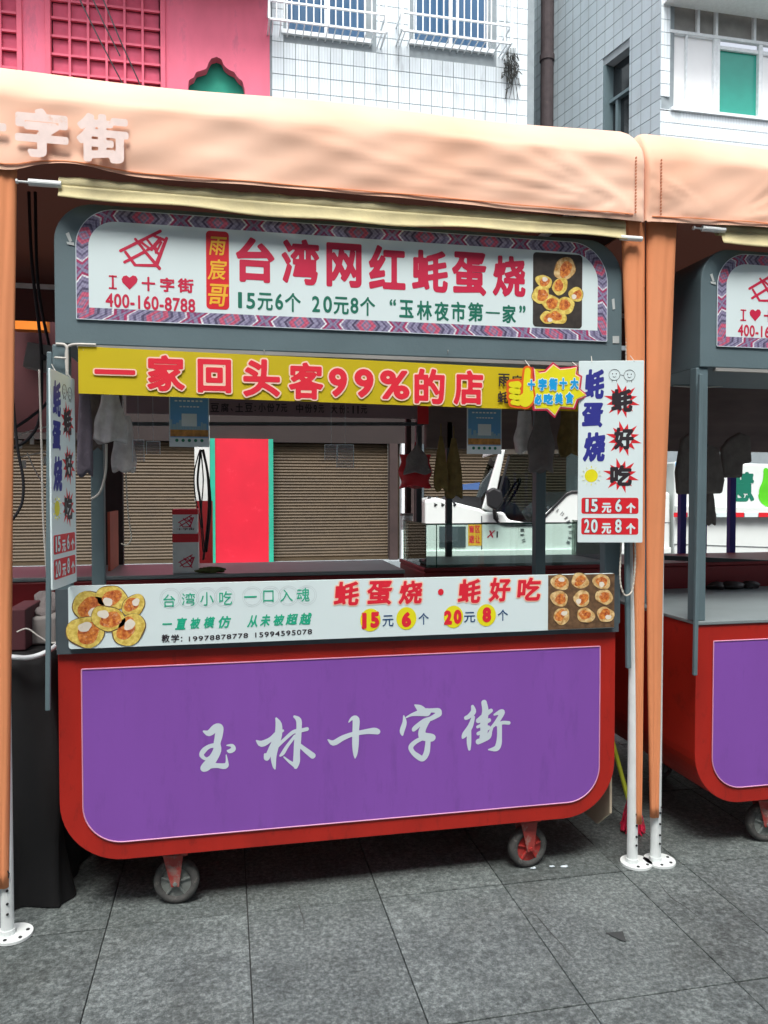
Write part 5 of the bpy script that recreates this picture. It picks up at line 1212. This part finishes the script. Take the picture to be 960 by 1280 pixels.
# cords on the left
def cord(name, pts, y, r, m, label, group='cords hanging at the left'):
    return tag(build(name, MB().tube(catm([at(a, b, y) for a, b in pts]), r, 6), M[m], None, smooth=True), label, 'cord', group)
def give(o, par):
    o.parent = par; o.location = Vector(OFF[o])-Vector(OFF[par]); o.name = 'cord'
    for k_ in ('category', 'group'):
        if k_ in o: del o[k_]
give(cord('white_cord', [(133, 555), (132, 590), (125, 615), (114, 624)], .3, .005, 'wire', 'white curved cord'), [o for o in sc.objects if o.name == 'plastic_bag'][0])
ropeloop('pull_cord', 'twisted white pull cord ending in a hook in front of the left shutter', 'cord', catm([at(157, 590, .35), at(160, 640, .35), at(164, 672, .35), at(158, 681, .35), at(151, 679, .35)]), .0028)
cord('black_cord', [(36, 240), (40, 330), (50, 420), (52, 460), (50, 520), (36, 548), (12, 562)], .5, .007, 'cable', 'black cord sweeping down past the junction box')
cord('black_cord', [(44, 240), (48, 360), (66, 460), (60, 500), (40, 520), (16, 536)], .6, .007, 'cable', 'second black cord crossing behind the first')
cord('black_cord', [(16, 500), (22, 560), (29, 600), (27, 630), (14, 652)], .35, .006, 'cable', 'black cord looping low beside the left sleeve')
cord('white_cord', [(49, 462), (52, 560), (54, 650), (60, 740), (60, 790)], .2, .004, 'wire', 'long white cord down to the grey boxes')
cord('clothes_line', [(14, 548), (40, 538), (72, 530)], .9, .003, 'wire', 'upper thin line with white pegs at the left', None)
cl_ = cord('clothes_line', [(14, 574), (40, 568), (72, 562)], .9, .003, 'wire', 'lower thin line with white pegs at the left', None)
give(cord('white_cord', [(34, 566), (45, 590), (62, 616)], .9, .003, 'wire', 'slack white cord below the peg lines'), cl_)
i = 0
for (a, b) in ((25, 552), (40, 547), (30, 577), (57, 572)):
    p = at(a, b, .9); tag(build('peg', MB().box(p[0]-.008, p[0]+.008, .895, .905, p[2]-.03, p[2]+.006), M['wire'], None), ['left white peg on the upper line', 'right white peg on the upper line', 'left white peg on the lower line', 'right white peg on the lower line'][i], 'peg', 'pegs on the lines'); i += 1
jbp = at(47, 446, .5)
p = jbp; jb = thing('junction_box', 'grey junction box with a black knob hanging left of the header', 'junction box', (p[0], .5, p[2]-.07))
a = [at(*q, .5) for q in ((28, 458), (62, 466), (66, 432), (34, 427))]
build('box_body', MB().prism([(q[0], q[2]) for q in a], .5, .55), M['styro'], jb, bevel=.004); p = at(55, 447, .495); build('knob', MB().cyl((p[0], .492, p[2]), (0, 1, 0), .011, .02, 12), M['black'], jb)
for o in list(sc.objects):
    if o.get('category') == 'cord' and (o.name.startswith('black_cord') or 'grey boxes' in o['label']):
        wl_ = Vector(OFF[o]); o.parent = jb; o.location = wl_-Vector(OFF[jb]); o.name = 'cable'
        for k_ in ('category', 'label', 'group'): del o[k_]
# white bent brackets on the left post
mb = MB(); mb.tube(catm([at(70, 430, -.012), at(82, 432, -.014), at(84, 445, -.014), at(84, 470, -.012)]), .005, 6); mb.tube([at(68, 447, -.012), at(84, 448, -.014)], .004, 6); mb.tube(catm([at(84, 470, -.012), at(83, 440, -.012), at(90, 431, -.01), at(120, 431, -.008)]), .005, 6)
tag(build('wire_bracket', mb, M['wire'], None, smooth=True), 'white bent wire bracket on the left post above the edge-on board', 'bracket')

# ---- left neighbour: tarp, pipe, boxes
ta = gr(15, 1112); 
def tarp(u, v):
    x0, x1 = -1.25, -.60; y0, y1 = .12, .75; z1 = at(40, 825, .12)[2]
    per_ = u*4; 
    if per_ < 1: x_, y_ = x0+(x1-x0)*per_, y0
    elif per_ < 2: x_, y_ = x1, y0+(y1-y0)*(per_-1)
    elif per_ < 3: x_, y_ = x1-(x1-x0)*(per_-2), y1
    else: x_, y_ = x0, y1-(y1-y0)*(per_-3)
    cx, cy = (x0+x1)/2, (y0+y1)/2; f = 1+.05*(1-v)+.055*math.sin(u*50+v*5)*(1-v*.4)+.05*math.sin(u*23-v*7)+.03*math.sin(u*113+v*4)*(1-v*.5)-.06*v*v
    if v > .96: f *= .98
    return (cx+(x_-cx)*f, cy+(y_-cy)*f, .004+v*z1)
mb = MB().grid(tarp, 120, 24); nb = 24*121; zt3 = mb.v[nb][2]; mb.add([(-.9, .43, zt3+.004)], []); ci = len(mb.v)-1; mb.f += [(nb+i, nb+i+1, ci) for i in range(120)]
tag(build('draped_table', mb, M['fabdark'], None, smooth=True), 'table draped to the ground in black tarpaulin left of the centre cart', 'draped table')
tag(build('rim_pipe', MB().tube(catm([at(4, 820, .10), at(35, 822, .08), at(58, 815, .10), at(71, 806, .25)]), .009, 8), M['bars'], None, smooth=True), 'white bent pipe along the top edge of the black draped table', 'pipe')
zt3 += .006
tag(build('maroon_box', MB().box(at(8, 800, .25)[0], at(32, 800, .25)[0], .25, .5, zt3, at(20, 762, .25)[2]), M['maroonbox'], None, bevel=.004), 'maroon box on the black draped table', 'box')
fb_ = tag(build('foam_box', MB().box(at(33, 800, .35)[0], at(70, 800, .35)[0], .35, .7, zt3, at(50, 772, .35)[2]), M['styro'], None, bevel=.008), 'grey foam box right of the maroon box', 'box')
c = at(55, 768, .45); blob('crumpled_bag', (c[0], .5, c[2]+.01), (.08, .07, .05), 'clothgrey', 'crumpled grey bag lying on top of the foam box', 'bag', 8, .4)
give(cord('white_cord', [(21, 790), (34, 786), (48, 795), (62, 803), (72, 803)], .2, .003, 'wire', 'thin white cord'), fb_)
# panel added behind the left opening, its dark colour standing in for shade
tag(build('shade_panel', MB().box(at(2, 400, 2.8)[0], at(100, 400, 2.8)[0], 2.8, 2.84, at(40, 540, 2.8)[2], 3.6), mat('maroon_panel', L('4a2428'), .8, var=.2, vs=4), None), 'dark maroon panel added high behind the left opening for the shaded interior', 'panel')
tag(build('orange_valance_strips', MB().box(at(16, 400, 2.6)[0], at(58, 400, 2.6)[0], 2.6, 2.7, at(40, 412, 2.6)[2], at(40, 398, 2.6)[2]).box(at(16, 400, 2.6)[0], at(50, 400, 2.6)[0], 2.64, 2.7, at(40, 390, 2.6)[2], at(40, 372, 2.6)[2]).box(at(16, 400, 2.6)[0], at(52, 400, 2.6)[0], 2.66, 2.7, at(40, 399, 2.6)[2], at(40, 389, 2.6)[2]), mat('lit_valance_orange', L('e88420'), .5), None), 'orange strips standing in for the daylit rear valance behind the left opening', 'sign')  # strips added for the rear valance with daylight coming through it
# ---- right side between the carts
tag(build('leaning_board', MB().prismx([(.05, .19), (.06, .95), (.30, .95), (.35, .10), (.16, .10)], X1+.006, X1+.016), M['tan'], None), 'beige board leaning against the right side of the centre cart', 'board')
bp = Vector(gr(791, 1040)); br_ = thing('broom', 'broom with pink bristles and lime handle half hidden behind the white legs', 'broom', (bp.x, bp.y, 0))
build('handle', MB().tube([(bp.x-.01, bp.y+.02, .13), (bp.x-.12, bp.y+.22, .80)], .010, 8), M['lime'], br_); mb = MB(); rd = random.Random(5)
for q in range(300):
    a = Vector((bp.x-.005+rd.uniform(-.02, .02), bp.y+rd.uniform(-.02, .02), .12)); an = rd.uniform(0, 6.28); rr = .055*math.sqrt(rd.random()); b = Vector((bp.x+rr*math.cos(an), bp.y+rr*math.sin(an), rd.uniform(0, .03))); m_ = (a+b)/2+Vector((rd.uniform(-.012, .012), 0, 0)); mb.bar(a, m_, .003); mb.bar(m_, b, .003)
build('bristles', mb, M['pinkfib'], br_, kind='stuff'); build('head', MB().cyl((bp.x-.006, bp.y, .125), (.1, -.1, 1), .024, .04, 14), M['crimson'], br_)
# litter on the paving
for i, (a, b, r_) in enumerate(((667, 1086, .012), (690, 1084, .012), (706, 1084, .016))):
    c = gr(a, b); blob('paper_scrap', (c[0], c[1], .004), (r_*1.0, r_*.5, .003), 'lettergrey', ['small white scrap left of the pair by the right front caster', 'middle white scrap by the right front caster', 'right curled white scrap by the right front caster'][i], 'scrap', 30+i, .4, 'white scraps on the paving', 12)
c = gr(771, 1170); tag(build('dead_leaf', MB().add([(c[0]-.03, c[1]+.02, .003), (c[0]+.03, c[1]+.015, .004), (c[0]+.012, c[1]-.04, .003), (c[0]-.005, c[1]-.03, .005)], [(3, 2, 1, 0)]), M['leaf'], None, solid=.0015), 'dark triangular leaf lying on the paving at lower right', 'leaf')
# items on the second cart's rear
M['pot'] = mat('dark_pot', L('2c2524'), .5, var=.2)
for i, (a, b, r_) in enumerate(((915, 722, .07), (938, 726, .05), (895, 728, .05))):
    c = at(a, b, .9); blob('cooking_pan', (c[0], .9, .985), (r_, r_*.7, .022), 'pot', ['dark pan at the back of the second cart counter', 'small dark pan right of the larger pan on the second cart', 'small dark pan left of the larger pan on the second cart'][i], 'pan', 40+i, .2, 'pans on the second cart')
tag(build('black_rail', MB().bar(at(828, 697, 1.0), at(960, 703, 1.0), .025), M['black'], None), 'black rail along the red back wall of the second cart', 'rail')
for i, (pts, lab) in enumerate((([(842, 462), (880, 458), (920, 464), (965, 478)], 'upper white cable drooping under the second header'), ([(842, 482), (880, 484), (920, 481), (965, 482)], 'lower white cable under the second header'))):
    o = cord('header_cable', pts, .5, .004, 'wire', lab); o.parent = cart2; o.location = Vector(OFF[o])-Vector(OFF[cart2])-Vector((dx2, 0, 0)); [o.__delitem__(k_) for k_ in ('category', 'group')]

# ================================================================ TRUCK
YTk = 5.5
TA = R(-12); TO = Vector(at(531, 625, YTk)); TO.z = 0; TU = Vector((math.cos(TA), math.sin(TA), 0)); TN = Vector((-math.sin(TA), math.cos(TA), 0))
def at(px, py, Y):      # same measuring helper on the truck's own side plane (the truck stands 12 degrees askew)
    d = ray(px, py); t = ((Y-YTk)-(Vector((0, -CD, 0))-TO).dot(TN))/d.dot(TN); p = Vector((0, -CD, CH))+d*t
    return (TO.x+(p-TO).dot(TU), Y, p.z)
tk = thing('small_truck', 'small white sanitation truck with open cab window parked behind the carts', 'truck', (TO.x, YTk, 0)); tk.rotation_euler = (0, 0, TA)
def P2(*q): return [xz(a, b, YTk) for a, b in q]
body = P2((531, 625), (545, 622), (600, 636), (607, 640), (630, 640), (636, 650), (668, 655), (712, 615), (838, 615), (838, 728), (531, 735))[::-1]
build('cab_body', MB().prism(body, YTk, YTk+1.5), M['truckwhite'], tk, bevel=.03)
pil = P2((603, 636), (625, 562), (632, 562), (616, 640))
build('windscreen_pillar', MB().prism(pil[::-1], YTk+.02, YTk+.1), M['truckwhite'], tk, bevel=.012)
roof = P2((622, 566), (625, 552), (830, 548), (834, 560), (640, 560))
build('roof', MB().prism(roof[::-1], YTk+.02, YTk+1.44), M['truckwhite'], tk, bevel=.02)
rp = P2((770, 616), (770, 560), (780, 560), (780, 616)); build('rear_pillar', MB().prism(rp, YTk+.02, YTk+.1), M['truckwhite'], tk); build('cab_back', MB().prism(P2((782, 720), (782, 560), (800, 560), (800, 720)), YTk+.1, YTk+1.4), M['steeld'], tk)
w1 = P2((608, 636), (632, 566))
ws = [(w1[0][0], w1[0][1]), (w1[1][0], w1[1][1])]
build('windscreen', MB().add([(ws[0][0], YTk+.1, ws[0][1]), (ws[0][0], YTk+1.35, ws[0][1]), (ws[1][0], YTk+1.35, ws[1][1]), (ws[1][0], YTk+.1, ws[1][1])], [(0, 1, 2, 3)]), M['glassguard'], tk, solid=.006)
build('window_seal', MB().tube([(a, YTk-.004, b) for a, b in P2((618, 640), (636, 570))]+[], .014, 6), M['black'], tk)
build('window_seal', MB().tube([(a, YTk-.01, b) for a, b in catm([(x_, y_, 0) for x_, y_ in P2((617, 640), (622, 652), (640, 660), (668, 658), (690, 638), (712, 617), (770, 616))]) for a, b in [(a, b)]] if 0 else [(x_, YTk-.004, z_) for x_, z_ in P2((617, 638), (618, 648), (624, 654), (632, 656), (668, 656), (674, 653), (708, 618), (714, 615), (770, 614))], .014, 6), M['black'], tk)
build('door_window', MB().prism(P2((620, 640), (636, 568), (768, 566), (768, 614), (712, 616), (668, 654), (632, 654))[::1], YTk+.04, YTk+.046), M['tinted'], tk)
dsh = P2((600, 612), (590, 632), (560, 628), (548, 618)); build('dashboard_tray', MB().prism(P2((552, 628), (605, 636), (604, 622), (572, 619)), YTk+.2, YTk+1.3), M['black'], tk)
build('blue_cloth', MB().prism(P2((570, 612), (600, 612), (602, 603), (575, 606)), YTk+.15, YTk+.6), mat('blue_cloth', L('3f5f94'), .8), tk)
for a in (536, 545, 560): build('wiper_mount', MB().bar(at(a, 622, YTk+.1), at(a+9, 632, YTk-.005), .03), M['black'], tk)
build('headrest', MB().prism([(a, b) for a, b in P2((618, 612), (630, 628), (644, 610), (643, 597), (633, 594), (622, 598))], YTk+.3, YTk+.5), M['black'], tk, bevel=.03)
c = Vector(at(640, 616, YTk+.3)); build('steering_wheel', MB().tube([c+Vector((.09*math.cos(t_), .19*math.sin(t_), .16*math.cos(t_))) for t_ in [2*math.pi*i/20 for i in range(20)]], .015, 6, closed=True), M['black'], tk)
mb = MB(); c = Vector(at(613, 622, YTk-.12)); 
mi = build('wing_mirror', MB().prism([(a, b) for a, b in P2((606, 614), (607, 632), (618, 638), (626, 628), (624, 614), (614, 609))], YTk-.2, YTk-.08), M['black'], tk, bevel=.02)
build('mirror_arm', MB().bar(c, at(622, 650, YTk), .025), M['black'], mi)
build('seat_console', MB().prism(P2((612, 655), (670, 655), (655, 630), (622, 628)), YTk+.5, YTk+.9), M['steeld'], tk, bevel=.03)
mb = MB(); mb.prism(P2((531, 688), (838, 684), (838, 692), (531, 696)), YTk-.03, YTk+.01); build('side_trim', mb, M['truckwhite'], tk, bevel=.01)
mb = MB(); mb.bar(at(602, 645, YTk-.001), at(602, 690, YTk-.001), .012, .004); mb.bar(at(602, 653, YTk-.001), at(838, 653, YTk-.001), .008, .004); mb.bar(at(533, 655, YTk-.001), at(600, 655, YTk-.001), .008, .004)
build('door_gap', mb, M['steeld'], tk)
mb = MB(); a = xz(585, 682, YTk); b = xz(602, 655, YTk); build('yellow_notice', MB().box(a[0], b[0], YTk-.004, YTk-.001, a[1], b[1]), M['gold'], tk)
txc('盲区避让', [(586, 657, 593, 666), (594, 657, 600, 666), (586, 669, 593, 679), (594, 669, 600, 679)], 'scarlet', tk, Y=YTk-.0055, bold=.03)
a = xz(549, 684, YTk); b = xz(582, 658, YTk); build('grille', MB().box(a[0], b[0], YTk-.012, YTk-.001, a[1], b[1]), M['steeld'], tk)
txc('X', [(610, 663, 618, 672)], 'crimson', tk, Y=YTk-.005, bold=.03, shear=.3); txc('1', [(620, 664, 623, 672)], 'ink', tk, Y=YTk-.005, bold=.03)
mb = MB(); cx, cz = xz(683, 665, YTk)
for q in range(19):
    an = R(200-q*12.5); c = Vector((cx+.27*math.cos(an), YTk-.004, cz+.27*math.sin(an))); tn = Vector((-math.sin(an), 0, math.cos(an))); 
    for s_ in (-1, 0, 1):
        if (q*3+s_) % 4: mb.bar(c+tn*.011*s_-Vector((math.cos(an), 0, math.sin(an)))*.02, c+tn*.011*s_+Vector((math.cos(an), 0, math.sin(an)))*.02, .008, .002)
build('door_lettering', mb, M['steeld'], tk)
txc('5081', [(668, 688, 673, 692), (675, 688, 680, 692), (682, 688, 686, 692), (688, 688, 692, 692)], 'steeld', tk, Y=YTk-.034, bold=.02) if 0 else None
for a in (560, 800, 1010):
    c = at(a, 735, YTk+.05); wc = Vector((c[0], YTk+.1, .29)); wo = build('wheel', MB().cyl(wc, (0, 1, 0), .29, .2, 32), M['rubber'], tk, bevel=.02); build('rim', MB().cyl(wc-Vector((0, .09, 0)), (0, 1, 0), .17, .04, 24), M['hub'], wo)
build('chassis', MB().box(2.3, 7.2, YTk+.25, YTk+1.3, .3, .62), M['black'], tk)
cb0 = xz(840, 700, YTk)
ct = P2((842, 720), (842, 577), (1150, 585), (1150, 735)); cbd = build('cargo_body', MB().prism(ct[::1], YTk-.02, YTk+1.55), M['truckwhite'], tk, bevel=.02)
build('body_ledge', MB().prism(P2((842, 641), (842, 632), (1150, 637), (1150, 646)), YTk-.09, YTk-.022), M['truckwhite'], cbd, bevel=.008)
for q, m in zip(range(12), ('redbox', 'white')*6):
    a = at(838+q*17.5, 642, YTk)[0]; b = at(838+(q+1)*17.5, 642, YTk)[0]; z_ = at(900, 641.5, YTk)[2]-.004*0; build('reflector', MB().box(a+.004, b-.004, YTk-.095, YTk-.0905, xz(900, 646, YTk)[1]+.0, xz(900, 640.5, YTk)[1]), M[m], cbd)
txc('慧', [(910, 590, 943, 627)], 'green', cbd, Y=YTk-.024, bold=.03, res=44)
mb = MB(); brd = [(956, 588, 3), (962, 603, 10), (964, 617, 17)]; brush('green_drop', [[(xz(a, b, YTk)[0], xz(a, b, YTk)[1], r_*.0092) for a, b, r_ in brd]], None, YTk-.026, mat('lime_print', L('5cc828'), .4), cbd, cell=.012)
a = xz(836, 578, YTk)
build('blue_decal', MB().box(xz(842, 0, YTk)[0], xz(847, 0, YTk)[0]+.0, YTk-.026, YTk-.022, xz(842, 584, YTk)[1], xz(842, 574, YTk)[1]) if 0 else MB().box(xz(843, 600, YTk)[0], xz(852, 600, YTk)[0], YTk-.026, YTk-.022, xz(842, 586, YTk)[1], xz(842, 578, YTk)[1]), M['cyan'], cbd)
build('body_groove', MB().bar(at(842, 680, YTk-.021), at(1150, 690, YTk-.021), .012, .004), M['steeld'], cbd)
print('objects', len(sc.objects))
